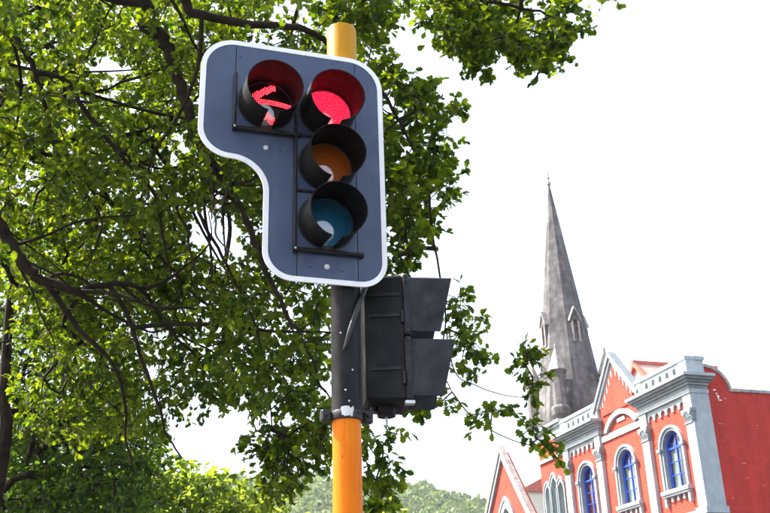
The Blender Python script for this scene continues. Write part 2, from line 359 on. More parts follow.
def lantern(ac, zc_list, lens_names):
    """doors, visors, lenses for one column"""
    z_top = zc_list[0]+.12; z_bot = zc_list[-1]-.12
    # body behind plate
    MB().cbox(ac-.112, ac+.112, .006, .135, z_bot+.005, z_top-.005, .02).build('housing', M['black_plastic'], sig)
    for i, z in enumerate(zc_list):
        sq = fillet([(ac-.116, z-.1165, .012), (ac+.116, z-.1165, .012), (ac+.116, z+.1165, .012), (ac-.116, z+.1165, .012)], 4)
        hole = [(ac+.099*math.cos(2*PI*k/36), z+.099*math.sin(2*PI*k/36)) for k in range(36)]
        d = MB().slab([sq, hole], .001, .011, ax).build('door', M['plate'], sig)
        # lens: shallow dome
        nm, mt = lens_names[i]
        prof = []
        mbL = MB(); rings = []
        for r in np.linspace(.099, .002, 9):
            h = .020*(1-(r/.1)**2)
            rings.append([(ac+r*math.cos(2*PI*k/36), -.004-h, z+r*math.sin(2*PI*k/36)) for k in range(36)])
        mbL.loft(rings); lens = mbL.build('lens', M[mt], sig, smooth=True); lens['label'] = nm
        # visor: tube with a slit underneath, tipped down a little
        TH = 44; L = .185; tip = math.tan(rad(8)); half = rad(11.5)
        th = [-PI/2+half + (2*PI-2*half)*k/TH for k in range(TH+1)]
        nl = 7; outer = []; innr = []
        for j in range(nl+1):
            t = j/nl; ra = .1065 + .000*t; ri = ra-.0032
            lo = []; li = []
            for a in th:
                front = L*(1-.13*max(0, -math.sin(a))**1.5)       # front edge runs back a little underneath
                y = -.011 - t*front; zz = z - t*front*tip
                lo.append((ac+ra*math.cos(a), y, zz+ra*math.sin(a))); li.append((ac+ri*math.cos(a), y, zz+ri*math.sin(a)))
            outer.append(lo); innr.append(li)
        vm = MB(); b0 = 0; n = TH+1
        vm.v = [q for r in outer for q in r] + [q for r in innr for q in r]; off = (nl+1)*n
        for j in range(nl):
            for k in range(TH):
                q = j*n+k; vm.f += [(q, q+1, q+n+1, q+n), (off+q, off+q+n, off+q+n+1, off+q+1)]
            for k in (0, TH):
                q = j*n+k; vm.f.append((q, q+n, off+q+n, off+q))
        for k in range(TH):
            q = nl*n+k; vm.f.append((q, q+1, off+q+1, off+q))
        vm.build('visor', M['visor_in'], sig, smooth=True)
        # visor flange on the door
        fl = [(ac+.1135*math.cos(2*PI*k/36), z+.1135*math.sin(2*PI*k/36)) for k in range(36)]
        MB().slab([fl, [(ac+.0995*math.cos(2*PI*k/36), z+.0995*math.sin(2*PI*k/36)) for k in range(36)]], .0112, .0165, ax).build('visor_flange', M['black_plastic'], sig)
    # hinge bar on the left and drip bar underneath with end knuckles
    MB().cbox(ac-.128, ac-.1165, -.021, -.0008, z_bot-.004, z_top+.004, .003).build('hinge_bar', M['black_plastic'], sig)
    MB().tube([(ac-.1165, -.013, z_bot-.002), (ac+.126, -.013, z_bot-.002)], .0095, 8).build('drip_bar', M['black_plastic'], sig)
    MB().tube([(ac-.128, -.012, z_bot-.002), (ac-.1166, -.012, z_bot-.002)], .013, 10).build('knuckle', M['black_plastic'], sig)
    MB().tube([(ac+.1262, -.012, z_bot-.002), (ac+.140, -.012, z_bot-.002)], .0115, 10).build('knuckle', M['black_plastic'], sig)
    MB().tube([(ac-.122, -.0252, z_bot-.002), (ac-.122, -.0222, z_bot-.002)], .0045, 8).build('screw', M['bolt'], sig)
    for k in range(1, len(zc_list)):
        zz = zc_list[k]+.12
        MB().tube([(ac-.115, -.012, zz), (ac+.115, -.012, zz)], .006, 6).build('door_joint', M['black_plastic'], sig)

zl = [3.655-Z0, 3.415-Z0, 3.175-Z0]
lantern(0, zl, [('lit red round lens', 'lens_red'), ('unlit amber round lens', 'lens_amber'), ('unlit blue green round lens', 'lens_green')])
AC = -.239
lantern(AC, [zl[0]], [('dark lens behind the red arrow', 'lens_dark')])
# arrow of red diodes pointing left
led = MB(); step = .0078
def seg_d(p, a, b2):
    p = Vector(p); a = Vector(a); b2 = Vector(b2); t = max(0, min(1, (p-a).dot(b2-a)/(b2-a).length_squared)); return (p-(a+(b2-a)*t)).length
for i in range(-13, 14):
    for j in range(-13, 14):
        q = (i*step, j*step)
        if math.hypot(*q) > .094: continue
        if min(seg_d(q, (-.078, 0), (.022, .074)), seg_d(q, (-.078, 0), (.022, -.074)), seg_d(q, (-.07, 0), (.092, 0))) < .0155:
            y = -.004 - .020*(1-(math.hypot(*q)/.1)**2)
            c = Vector((AC+q[0], y-.0005, zl[0]+q[1])); r = .0027
            led.loft([[c + Vector((r*k*math.cos(PI*m/3), -h, r*k*math.sin(PI*m/3))) for m in range(6)] for k, h in ((1, 0), (.7, .0016), (.15, .0022))])
led.build('arrow_diodes', M['led_red'], sig)['label'] = 'lit red arrow of diodes pointing left'
for a, z in ((-.235, 3.467), (.002, 2.998)):
    o = MB().lathe([(.0001, 0), (.0105, 0), (.010, .003), (.006, .006), (.0005, .007)], 12).build('screw', M['bolt'], sig, smooth=True)
    o.rotation_euler = (PI/2, 0, 0); o.location = (a, -.0006, z-Z0)
for a, z in ((-.345, 3.86), (.03, 3.895), (-.06, 2.99), (.06, 2.985), (-.18, 3.46), (-.13, 3.83)):
    o = MB().lathe([(.0001, 0), (.0035, 0), (.003, .0015), (.0005, .002)], 8).build('rivet', M['black_plastic'], sig)
    o.rotation_euler = (PI/2, 0, 0); o.location = (a, -.0006, z-Z0)
# straps holding the plate to the post
for z in (3.72, 3.02):
    MB().box(-.03, .17, .1355, .1655, z-Z0-.02, z-Z0+.02).build('bracket', M['black_plastic'], sig)

# ------------------------------------------------------------------ post
pc = at(346.9, 440, 3.0); dd = ray(346.9, 440)
POST_D = 3.43
post_xy = Vector((dd.x/dd.y*POST_D, POST_D))
post = empty('signal_post', (post_xy.x, post_xy.y, 0), PSI, 'orange and yellow painted steel post with black sleeve carrying the signals', 'post')
def zpx(y, Y):   # height of photo row y at the post
    d = ray(346, y); return d.z/d.y*Y + CAM_Z
zs = zpx(417, POST_D); zc0 = zpx(30, POST_D)
MB().lathe([(.0515, .12), (.0515, zs)], 28).build('post', M['post_orange'], post, smooth=True)
MB().lathe([(.085, .12), (.085, .135), (.06, .15), (.0518, .16)], 24).build('base_collar', M['post_orange'], post, smooth=True)
MB().lathe([(.0535, zs+.004), (.0535, 3.80)], 28).build('sleeve', M['housing'], post, smooth=True)
MB().lathe([(.062, 3.80), (.062, zc0-.012), (.0595, zc0-.004), (.052, zc0+.001), (.02, zc0+.003)], 28).build('cap', M['post_yellow'], post, smooth=True)
MB().tube([(.050, -.012, zs+.02), (.050, -.012, 3.4)], .0075, 10).build('conduit', M['black_plastic'], post, smooth=True)
MB().lathe([(.0575, zs-.016), (.0600, zs-.010), (.0600, zs+.010), (.0575, zs+.016)], 28).build('clamp_band', M['clamp'], post, smooth=True)
for sx in (-1, 1):
    MB().cbox(sx*.078-.018, sx*.078+.018, -.016, .016, zs-.020, zs+.020, .005).build('clamp_lug', M['clamp'], post)
    MB().tube([(sx*.078, -.030, zs+.004), (sx*.078, -.0162, zs+.004)], .008, 6).build('bolt', M['clamp'], post)
# scrap of silver tape round the joint
tp = MB(); rings = []; rt2 = random.Random(5); jag = [rt2.uniform(-.004, .006) for k in range(9)]; jag2 = [rt2.uniform(-.005, .003) for k in range(9)]
for zz, w, jj in ((zs-.008, .62, jag2), (zs+.004, .70, jag), (zs+.014, .78, jag2), (zs+.021, .74, jag)):
    rings.append([(.0612*math.cos(-PI/2-.22+w*(k/8-.5)), .0612*math.sin(-PI/2-.22+w*(k/8-.5)), zz+jj[k]) for k in range(9)])
tp.loft(rings, cap=False, closed=False); tp.build('tape_scrap', M['bolt'], post)
for x, z in ((-.004, zs+.045), (-.016, zs+.085), (.01, zs+.16), (-.03, zs+.30)):
    o = MB().lathe([(.0001, 0), (.0042, 0), (.003, .002), (.0004, .003)], 8).build('rivet', M['bolt'], post)
    o.rotation_euler = (PI/2, 0, 0); o.location = (x, -math.sqrt(.0535**2-x*x)+.0006, z)

# ------------------------------------------------------------------ pedestrian signal (seen from its side)
PED_AZ = rad(82)                        # direction it faces, clockwise from forward
ped_dir = Vector((math.sin(PED_AZ), math.cos(PED_AZ), 0)); ped_side = Vector((math.cos(PED_AZ), -math.sin(PED_AZ), 0))   # side pointing towards viewer is -(..)
pd = 3.52
pf = at(407, 400, pd)
ped = empty('pedestrian_signal', (pf.x, pf.y, 0), math.atan2(ped_dir.y, ped_dir.x),
            'weathered black two lamp signal seen side on, facing right beside the post', 'traffic light')
# local: x = facing direction, y = left of facing (away from viewer ~ +), -y towards viewer
zb = zpx(402, pd)-.0; H = .505; zt = zb+H
WF, WB, DP = .118, .085, .148
def ring_at(x, w, z0, z1, c): return [(x, -w+c, z0), (x, w-c, z0), (x, w, z0+c), (x, w, z1-c), (x, w-c, z1), (x, -w+c, z1), (x, -w, z1-c), (x, -w, z0+c)]
YC = WF
body = MB().loft([[(q[0], q[1]+YC, q[2]) for q in ring_at(x, w, z0, z1, .012)] for x, w, z0, z1 in
     ((-DP, WB, zb+.012, zt-.012), (-DP+.012, WB+.004, zb+.004, zt-.004), (-.002, WF-.004, zb, zt))])
body.build('housing', M['housing'], ped, bevel=.002)
def wside(x): return YC - (WB+.004 + (WF-.008-WB)*(x+DP-.012)/(DP-.014))
for z in (zb+.125, zb+.335, zb+.42):     # moulded ribs round the body
    r = MB()
    r.loft([[(x, wside(x)-.006, z-.006), (x, wside(x)+.002, z-.006), (x, wside(x)+.002, z+.006), (x, wside(x)-.006, z+.006)] for x in (-DP+.016, -.014)])
    r.build('rib', M['black_plastic'], ped)
for i in range(2):
    z0 = zb + i*H/2 + .004; z1 = z0 + H/2 - .008
    MB().cbox(0, .024, YC-WF-.004, YC+WF+.004, z0, z1, .005).build('door', M['ped_visor'], ped)
    # visor: box hood open in front and underneath
    xo = .0245; Lt, Lb = .172, .118; t = .004; w = .104; zh0 = z0+.018; zh1 = z1-.010
    def side_poly(sgn):
        y0 = YC + sgn*w; y1 = YC + sgn*(w-t)
        pts = [(xo, zh0), (xo+Lb, zh0), (xo+Lt, zh1), (xo, zh1)]
        return MB().slab([pts], y0, y1, lambda a, b_, w_: (a, w_, b_))
    v = side_poly(-1); v2 = side_poly(1); v.addv(v2.v, v2.f)
    # top rounded
    prof = []
    for k in range(13):
        a = PI*k/12; prof.append((YC + w*math.cos(a), zh1 + .020*math.sin(a)))
    v.loft([[(x, p[0], p[1]) for p in prof] for x in (xo, xo+Lt)], cap=False, closed=False)
    v.loft([[(x, YC+(p[0]-YC)*.965, p[1]-.004) for p in prof] for x in (xo, xo+Lt)], cap=False, closed=False)
    v.build('visor', M['ped_visor'], ped, recalc=False)
    ln_ = MB().cbox(.0245, .031, YC-.094, YC+.094, z0+.024, z1-.02, .004).build('lens', M['lens_dark'], ped)
    MB().box(.0243, .030, YC-w+.006, YC+w-.006, z0+.006, z0+.0175).build('hinge', M['black_plastic'], ped)
MB().lathe([(.034, zb-.034), (.036, zb-.03), (.036, zb+.002)], 16, (-.062, YC, 0)).build('mounting_boss', M['housing'], ped, smooth=True)
MB().lathe([(.003, zb-.072), (.0055, zb-.066), (.0055, zb-.034)], 8, (-.062, YC, 0)).build('stud', M['steel'], ped)
MB().tube([(-.055, .0195, zb+.225), (-.055, .0190, zb+.262)], .0016, 6).build('scratch_mark', M['bolt'], ped)
for zq in (.03, .235, .27, .475):
    MB().tube([(.012, YC-WF-.0085, zb+zq), (.012, YC-WF-.0042, zb+zq)], .006, 6).build('bolt', M['clamp'], ped)
for zq in (.06, .30):
    MB().cbox(-.012, -.002, YC-WF-.012, YC-WF+.006, zb+zq, zb+zq+.05, .003).build('hinge', M['black_plastic'], ped)
MB().tube([(-.11, YC, zb+.002), (-.11, YC, zb-.016)], .014, 10).build('cable_gland', M['black_plastic'], ped)
MB().box(-.006, .03, YC-WF-.003, YC-WF+.03, zb-.012, zb-.0005).build('latch', M['steel'], ped)
# arms to the post (in signal's local frame)
Wm = Matrix.Translation(ped.location) @ Matrix.Rotation(ped.rotation_euler.z, 4, 'Z'); Wi = Wm.inverted()
pa = lambda x, y, z: Wi @ Vector((post_xy.x+x, post_xy.y+y, z))
MB().tube([pa(.05, -.045, zs+.006), (-.062-.03, YC-.004, zb-.018)], .0075, 8).build('lower_arm', M['clamp'], ped, smooth=True)
MB().tube([Wi @ at(*q) for q in ((343, 358, 3.41), (346, 346, 3.372), (350, 330, 3.366), (359, 304, 3.385), (367, 285, 3.45), (374, 275, 3.52))], .0095, 8).build('upper_arm', M['clamp'], ped, smooth=True)

# ------------------------------------------------------------------ brick building (local: x along the street front, y out of the front, z up)
BC = Vector((10.7588, 34.0, 0)); PHI = rad(108)
bld = empty('red_brick_building', BC, PHI, 'orange red brick building with pale pilasters, stepped gable and three arched blue windows', 'building')
def arch_hole(uc, z0, zs_, r, seg=16):
    return [(uc-r, z0), (uc+r, z0)] + [(uc+r*math.cos(PI*k/seg), zs_+r*math.sin(PI*k/seg)) for k in range(seg+1)]
def lancet(uc, z0, zs_, r, k=1.9, seg=8):
    # pointed arch, centres outside the opening
    R_ = r*k; cx = uc+r-R_; h = math.sqrt(R_*R_-(R_-r)**2); a1 = math.atan2(h, R_-r)
    right = [(cx+R_*math.cos(a1*i/seg), zs_+R_*math.sin(a1*i/seg)) for i in range(seg+1)]
    left = [(2*uc-p[0], p[1]) for p in reversed(right[:-1])]
    return [(uc-r, z0), (uc+r, z0)] + right + left
WIN = [1.63, 4.88, 8.07]; WR = .60; WS = 9.0; WZ = 7.50
UL = 9.80; UE = 12.45
wax = lambda a, z, w: (a, w, z)
DROP = 4.1
holes = [arch_hole(u, WZ, WS, WR) for u in WIN] + [arch_hole(u, WZ-DROP-1.2, WS-DROP, WR*1.25) for u in WIN]
gable_pk = (5.02, 13.42)
outer_w = [(0.02, 0), (UL, 0), (UL, 11.22), (.02, 11.22)]
MB().slab([[(3.42, 11.2201), (6.62, 11.2201), (6.62, 11.60), gable_pk, (3.42, 11.60)]], -.13, 0, wax).build('gable_wall', M['brick'], bld)
MB().slab([outer_w]+holes, -.38, 0, wax).build('front_wall', M['brick'], bld)
def arched_window(uc, z0, zsp, r, cur, big=True, par=bld):
    w = MB()
    # surround: two stepped rings + jambs
    def ring(r0, r1, w0, w1, name, mt):
        out_ = [(uc+r1, z0)] + [(uc+r1*math.cos(PI*k/20), zsp+r1*math.sin(PI*k/20)) for k in range(21)] + [(uc-r1, z0)]
        inn_ = [(uc-r0, z0)] + [(uc-r0*math.cos(PI*k/20), zsp+r0*math.sin(PI*k/20)) for k in range(21)] + [(uc+r0, z0)]
        return MB().slab([out_+inn_], w0, w1, wax).build(name, mt, par)
    ring(r-.004, r+.10, -.25, .06, 'surround', M['trim_grey'])
    ring(r+.10, r+.19, -.02, .115, 'hood_mould', M['trim'])
    for s in (-1, 1):
        MB().box(uc+s*(r+.15)-.12, uc+s*(r+.15)+.12, -.01, .165, zsp-.07, zsp+.05).build('springer', M['trim_grey'], par)
    sl = MB().box(uc-r-.27, uc+r+.27, -.26, .22, z0-.14, z0-.002).box(uc-r-.23, uc+r+.23, -.02, .17, z0-.22, z0-.1401).build('sill', M['trim'], par)
    for k in range(5):                                   # bracket pendants under the sill
        x = uc-r-.15 + k*(2*r+.30)/4; big_ = k in (0, 4); dz = .36 if big_ else .20
        MB().slab([fillet([(x-.065, z0-.2201, 0), (x-.065, z0-.22-dz, .05), (x+.065, z0-.22-dz, .05), (x+.065, z0-.2201, 0)], 4)], -.01, .13 if big_ else .09, wax).build('bracket', M['trim'], par)
    win = MB(); fr = r-.01; fi = r-.078
    out_ = arch_hole(uc, z0, zsp, fr); in_ = arch_hole(uc, z0+.08, zsp, fi)
    wf = MB().slab([out_, in_], -.21, -.12, wax).build('window', M['blue'], par)
    MB().box(uc-.022, uc+.022, -.20, -.135, z0+.08, zsp).build('mullion', M['blue'], wf)
    MB().box(uc-fi, uc+fi, -.205, -.125, zsp-.03, zsp+.035).build('transom', M['blue'], wf)
    zz = z0+.08; nrow = 3; hh = (zsp-.03-zz)/nrow
    for k in range(1, nrow):
        MB().box(uc-fi, uc+fi, -.19, -.145, zz+k*hh-.014, zz+k*hh+.014).build('glazing_bar', M['blue'], wf)
    for k in range(nrow):
        for s in (0, 1):
            x0 = uc-fi+s*fi; MB().box(x0+.001+.022*s, x0+fi-.001-.022*(1-s), -.172, -.166, zz+k*hh+(.0141 if k else 0), zz+(k+1)*hh-.0141).build('pane', M['glass'], wf)
    for s in (-1, 1):    # fanlight halves
        pts = [(uc+s*.004, zsp+.036)] + [(uc+s*fi*math.cos(a), zsp+max(.036, fi*math.sin(a))) for a in np.linspace(.1, PI/2-.01, 10)]
        MB().slab([pts], -.172, -.166, wax).build('fanlight', M['glass_sky_tint'], wf)
    MB().box(uc-.016, uc+.016, -.195, -.14, zsp+.0355, zsp+fi-.002).build('glazing_bar', M['blue'], wf)
    # room and curtains behind
    rm = MB(); x0, x1, y0, y1, zA, zB = uc-r-.25, uc+r+.25, -1.6, -.39, z0-.3, zsp+r+.2
    rm.addv([(x0,y0,zA),(x1,y0,zA),(x1,y0,zB),(x0,y0,zB),(x0,y1,zA),(x1,y1,zA),(x1,y1,zB),(x0,y1,zB)], [(0,1,2,3),(0,4,5,1),(3,2,6,7),(0,3,7,4),(1,5,6,2)])
    rm.build('room', M['dark_room'], wf, recalc=False)
    for s, (e0, e1), mt in cur:
        cu = MB(); n = 26; pts0 = []
        rows = []
        for zf in np.linspace(0, 1, 9):
            zz2 = z0+.05+(zsp+.2-z0)*zf; wdt = e0 + (e1-e0)*zf**.7
            rows.append([(uc+s*(fi - wdt*k/n*2*fi), -.262+.028*math.sin(k*1.25+zf), zz2) for k in range(n+1)])
        cu.loft(rows, cap=False, closed=False); cu.build('curtain', M[mt], wf, smooth=True)
arched_window(WIN[0], WZ, WS, WR, [(1, (.34, .64), 'curtain'), (-1, (.10, .30), 'curtain')])
arched_window(WIN[1], WZ, WS, WR, [(1, (.72, .62), 'curtain'), (-1, (.25, .2), 'curtain')])
arched_window(WIN[2], WZ, WS, WR, [(1, (.85, .80), 'curtain_red')])
for u in WIN: arched_window(u, WZ-DROP-1.2, WS-DROP, WR*1.25, [])
# pilasters
def capital(x0, x1, y1, z0, z1, par):
    c = MB(); m = .5*(x0+x1); w = .5*(x1-x0)
    c.loft([[(m-w*k-e, -.02, z), (m+w*k+e, -.02, z), (m+w*k+e, y1+e, z), (m-w*k-e, y1+e, z)] for z, k, e in
            ((z0, 1, .04), (z0+.05, 1, .04), (z0+.055, 1, .0), (z0+.2, 1, .01), (z0+.38, 1, .07), (z0+.40, 1, .09), (z1, 1, .09))])
    cp = c.build('capital', M['trim_grey'], par)
    for r_, zz in ((0, z0+.07), (1, z0+.22)):
        n = 4 if r_ == 0 else 3
        for k in range(n):
            x = m - w + (k+.5)*2*w/n; lw = w/n*.9; y = y1+.012
            lf = MB().loft([[(x-lw*a, y-.01, zz+h), (x, y+d+.018, zz+h), (x+lw*a, y-.01, zz+h)] for a, h, d in ((.8, 0, 0), (1, .08, .02), (.7, .14, .06), (.1, .16, .09))])
            lf.build('leaf_ornament', M['trim'], cp)
    for s in (-1, 1):
        MB().tube([(m+s*w*.92, y1-.05, z0+.36), (m+s*w*.92, y1+.10, z0+.36)], .055, 10).build('scroll', M['trim'], cp)
for i, (x0, x1, y1) in enumerate(((-.08, .40, .16), (2.90, 3.36, .16), (6.52, 6.96, .16), (9.33, 9.80, .16))):
    yb = -.62 if i == 0 else -.02
    xa = -.09 if i == 0 else x0
    MB().box(xa, x1, yb, y1, 6.62, 9.52).build('pilaster', M['trim'], bld)
    MB().box(xa-.08 if i else xa-.06, x1+.08, yb-(.05 if i == 0 else 0), y1+.08, 6.40, 6.62).box(xa, x1, yb, y1-.02, 0.12, 6.40).build('plinth', M['trim'], bld)
    if i == 0:
        MB().box(xa+.003, x1-.003, yb, y1-.16, 9.52, 10.52).build('pier_core', M['trim'], bld)
    capital(max(x0, .0) if i == 0 else x0, x1, y1, 9.52, 10.03, bld)
    MB().box(xa+.006 if i == 0 else x0, x1, -.02 if i else yb+.004, y1-.006, 10.031, 10.56).build('pilaster_block', M['trim'], bld)
MB().box(.41, 2.89, -.01, .10, 6.42, 6.58).build('string_course', M['trim'], bld)
MB().box(3.37, 6.51, -.01, .10, 6.42, 6.58).build('string_course', M['trim'], bld)
MB().box(6.97, 9.32, -.01, .10, 6.42, 6.58).build('string_course', M['trim'], bld)
# entablature + cornice of the side bays: stacked mouldings
for (x0, x1, s0) in ((-.09, 3.40, -.62), (6.48, 9.84, -.02)):
    for z0, z1, p, mt in ((10.562, 10.70, .03, 'trim'), (10.701, 10.86, .0, 'trim_grey'), (10.861, 10.93, .08, 'trim'), (10.931, 11.01, .19, 'trim_grey'), (11.011, 11.10, .30, 'trim_grey'), (11.101, 11.21, .40, 'trim')):
        a0 = x0 - (p if x0 < 0 else p*.35); a1 = x1 + p*.35
        MB().box(a0, a1, s0-(.0 if x0 > 0 else p*.3), .17+p, z0, z1).build('cornice', M[mt], bld)
    # scalloped frieze
    f0, f1 = (.40, 2.90) if x0 < 0 else (6.96, 9.33)
    n = 6; w = (f1-f0)/n; pts = [(f0, 10.56)]; 
    low = []
    for k in range(n):
        a = f0+k*w; low += [(a, 10.18), (a+w*.16, 10.18)] + [(a+w*.5-w*.34*math.cos(PI*t/8), 10.27+.13*math.sin(PI*t/8)) for t in range(9)] + [(a+w*.84, 10.18)]
    low += [(f1, 10.18), (f1, 10.56)]
    MB().slab([pts+low], .0, .075, wax).build('scalloped_frieze', M['trim'], bld)
    # balustrade
    b0, b1 = (-.05, 3.38) if x0 < 0 else (6.52, 9.84)
    n = 5; hs = []
    p0, p1 = b0+.55, b1-.5
    for k in range(n):
        uc = p0 + (k+.5)*(p1-p0)/n; hs.append(arch_hole(uc, 11.36, 11.58, .105, 8))
    MB().box(b0+.02, b1-.02, -.20, -.1405, 11.212, 11.80).build('balustrade_backing', M['trim_grey'], bld)
    bal = MB().slab([[(b0, 11.211), (b1, 11.211), (b1, 11.80), (b0, 11.80)]]+hs, -.14, .10, wax).build('balustrade', M['trim'], bld)
    MB().box(b0-.05, b1+.05, -.20, .16, 11.801, 11.93).build('coping', M['trim'], bld)
    for e0, e1 in ((b0-.03, b0+.46), (b1-.42, b1+.03)):
        MB().box(e0, e1, -.17 if e0 > 0 else -.60, .13, 11.212, 11.80).build('balustrade_pier', M['trim'], bld)
    if x0 < 0: MB().box(b0-.08, b0+.50, -.64, -.2001, 11.80, 11.932).build('coping', M['trim'], bld)
# gable: pale backing, stepped brick in front, raking copings
def rake(t, side, inset_=0):
    e = (6.62, 11.60) if side > 0 else (3.42, 11.60)
    return (gable_pk[0]+(e[0]-gable_pk[0])*t, gable_pk[1]+(e[1]-gable_pk[1])*t)
MB().slab([[(3.42, 11.6), (6.62, 11.6), gable_pk]], .0005, .035, wax).build('gable_facing', M['trim'], bld)
steps = [(3.75, 11.15), (6.29, 11.15)]
pts = []
NS = 5; X0, X1 = 6.29, gable_pk[0]+.11
for k in range(NS):
    xa = X0 + (X1-X0)*k/NS; xb = X0+(X1-X0)*(k+1)/NS; xm = .5*(xa+xb)
    def lim(x): return 11.60 + (gable_pk[1]-11.60)*(6.62-x)/(6.62-gable_pk[0]) - .34
    h = lim(xa)
    dx = xa-xb; pts += [(xa, h+.0), (xa-.45*dx, h+.12), (xa-.45*dx, h-.08), (xb, h-.08)]
right = [(2*gable_pk[0]-x, z) for x, z in reversed(pts)]
poly = [(3.75, 11.25), (6.29, 11.25)] + pts + [(gable_pk[0]+.09, gable_pk[1]-.50), (gable_pk[0], gable_pk[1]-.36), (gable_pk[0]-.09, gable_pk[1]-.50)] + right
MB().slab([poly], .0352, .06, wax).build('stepped_brickwork', M['brick'], bld)
for s in (1, -1):
    e = Vector((6.74 if s > 0 else 3.30, 11.46)); p = Vector((gable_pk[0], gable_pk[1]+.02)); d = (e-p).normalized(); nn = Vector((-d.y, d.x))*(1 if s > 0 else -1)
    if nn.y < 0: nn = -nn
    q = [p+Vector((0, -.0)), e, e+nn*.15, Vector((p.x, p.y+.15/abs(nn.y)*1.0))]
    MB().slab([[tuple(k) for k in q]], -.15, .20, wax).build('raking_coping', M['trim_grey'], bld)
    MB().slab([[tuple(k) for k in (p-nn*.10, e-nn*.10, e-nn*.001, p-Vector((0, .001)))]] if False else [[(p.x, p.y-.12/abs(nn.y)), tuple(e-nn*.12), tuple(e-nn*.002), (p.x, p.y-.003)]], .036, .13, wax).build('raking_mould', M['trim'], bld)
# arched hood over the centre window bay
uc = 4.86; ch = 1.30; zb0 = 10.52; rise = .68; Rr = (ch*ch+rise*rise)/(2*rise); a0 = math.asin(ch/Rr); cz = zb0+rise-Rr
o_ = [(uc+Rr*math.sin(a), cz+Rr*math.cos(a)) for a in np.linspace(a0, -a0, 25)]; Ri = Rr-.20; ai = a0*.93
i_ = [(uc+Ri*math.sin(a), cz+Ri*math.cos(a)) for a in np.linspace(-ai, ai, 25)]
MB().slab([o_+i_], .0005, .14, wax).build('arched_hood', M['trim'], bld)
MB().box(3.37, 6.50, .0005, .07, 10.20, 10.45).build('band', M['trim'], bld)
MB().box(uc-.30, uc+.30, .0005, .05, 10.74, 10.90).build('plaque', M['trim'], bld)
# left bay with three lancets
lz0 = 7.6; lw = [(10.52, 8.95, .26), (11.16, 9.18, .29), (11.82, 8.95, .26)]
lh = [lancet(u, lz0, z, r) for u, z, r in lw]
MB().slab([[(UL+.002, 0), (UE, 0), (UE, 11.5), (UL+.002, 11.5)]]+lh, -.40, -.02, wax).build('bay_wall', M['brick'], bld)
for u, z, r in lw:
    MB().slab([lancet(u, lz0, z, r+.085), lancet(u, lz0, z, r-.003)], -.22, .05, wax).build('lancet_surround', M['trim'], bld)
    MB().slab([lancet(u, lz0, z, r+.155), lancet(u, lz0, z, r+.0855)], -.019, .085, wax).build('lancet_hood', M['trim_grey'], bld)
    f = MB().slab([lancet(u, lz0, z, r-.004), lancet(u, lz0+.05, z, r-.045)], -.30, -.2205, wax).build('lancet_frame', M['trim'], bld)
    MB().slab([lancet(u, lz0+.05, z, r-.046)], -.268, -.262, wax).build('pane', M['glass_lead'], f)
    MB().box(u-.014, u+.014, -.2615, -.235, lz0+.05, z+.3).build('glazing_bar', M['trim'], f)
MB().box(10.15, 12.2, -.25, .12, lz0-.16, lz0-.002).build('sill', M['trim'], bld)
MB().box(UL+.003, UE+.05, -.019, .08, 10.46, 10.62).build('string_course', M['trim'], bld)
for z0, z1, p in ((11.501, 11.62, .06), (11.621, 11.80, .02), (11.801, 11.92, .14), (11.921, 12.06, .24)):
    MB().box(UL+.03, UE+p, -.4, -.02+p, z0, z1).build('cornice', M['trim'], bld)
# side wall with swept parapet (faces the camera)
sprof = [(-.38, 0), (-.38, 11.22), (-.62, 11.50)] + [(-.62-.95*math.sin(a*PI/2), 11.58-.82*(1-math.cos(a*PI/2))) for a in np.linspace(.02, 1, 12)] + [(-1.62, 10.72), (-12, 10.72), (-12, 0)]
sprof[2] = (-.62, 11.58)
sax = lambda a, z, w: (w, a, z)
MB().slab([sprof], .38, .03, sax).build('side_wall', M['brick_side'], bld)
top = sprof[2:-2] + [(-12, 10.72)]
cp = MB(); 
rings = []
for i, (a, z) in enumerate(top):
    t = Vector(top[min(i+1, len(top)-1)]) - Vector(top[max(i-1, 0)]); t.normalize(); nn = Vector((t.y, -t.x))
    if nn.y < 0: nn = -nn
    rings.append([(-.03, a, z+.001), (.42, a, z+.001), (.42, a+nn.x*.11, z+nn.y*.11), (-.03, a+nn.x*.11, z+nn.y*.11)])
cp.loft(rings).build('side_coping', M['coping'], bld)
# white scabs of old plaster on the side wall
for s, z, w, h in ((-.98, 10.75, .14, .06), (-1.05, 10.62, .07, .07), (-1.10, 10.52, .11, .10), (-1.16, 10.38, .17, .05), (-1.09, 10.47, .06, .12), (-1.38, 10.45, .07, .03)):
    n = 9; pts = [(s+w*.5*math.cos(2*PI*k/n)*random.uniform(.7, 1.15), z+h*.5*math.sin(2*PI*k/n)*random.uniform(.7, 1.15)) for k in range(n)]
    MB().slab([pts], .029, .022, sax).build('plaster_patch', M['white_paint'], bld)
# other walls and roof
MB().box(UE-.4, UE, -12, -.401, 0, 11.4).build('far_side_wall', M['brick_side'], bld)
MB().box(.39, UE-.41, -12, -11.6, 0, 10.7).build('rear_wall', M['brick_side'], bld)
rf = MB(); x0, x1, y0, y1 = .5, UE-.5, -11.5, -.6; ze, zr = 10.2, 11.4
rf.addv([(x0,y0,ze),(x1,y0,ze),(x1,y1,ze),(x0,y1,ze),(3.2,-6,zr),(x1-3,-6,zr)], [(3,2,5,4),(2,1,5),(1,0,4,5),(0,3,4),(0,1,2,3)])
rf.build('roof', M['roof_red'], bld)
rv = MB(); ur, zr2, hw2 = 7.0, 13.95, 2.75          # rear roof, its ridge running away from the street
rv.addv([(ur-hw2,-2.35,zr2-hw2),(ur+hw2,-2.35,zr2-hw2),(ur,-2.35,zr2),(ur-hw2,-6.5,zr2-hw2),(ur+hw2,-6.5,zr2-hw2),(ur,-6.5,zr2)], [(0,1,2),(0,2,5,3),(1,4,5,2),(3,5,4),(0,3,4,1)])
rv.build('rear_roof', M['roof_pale'], bld)
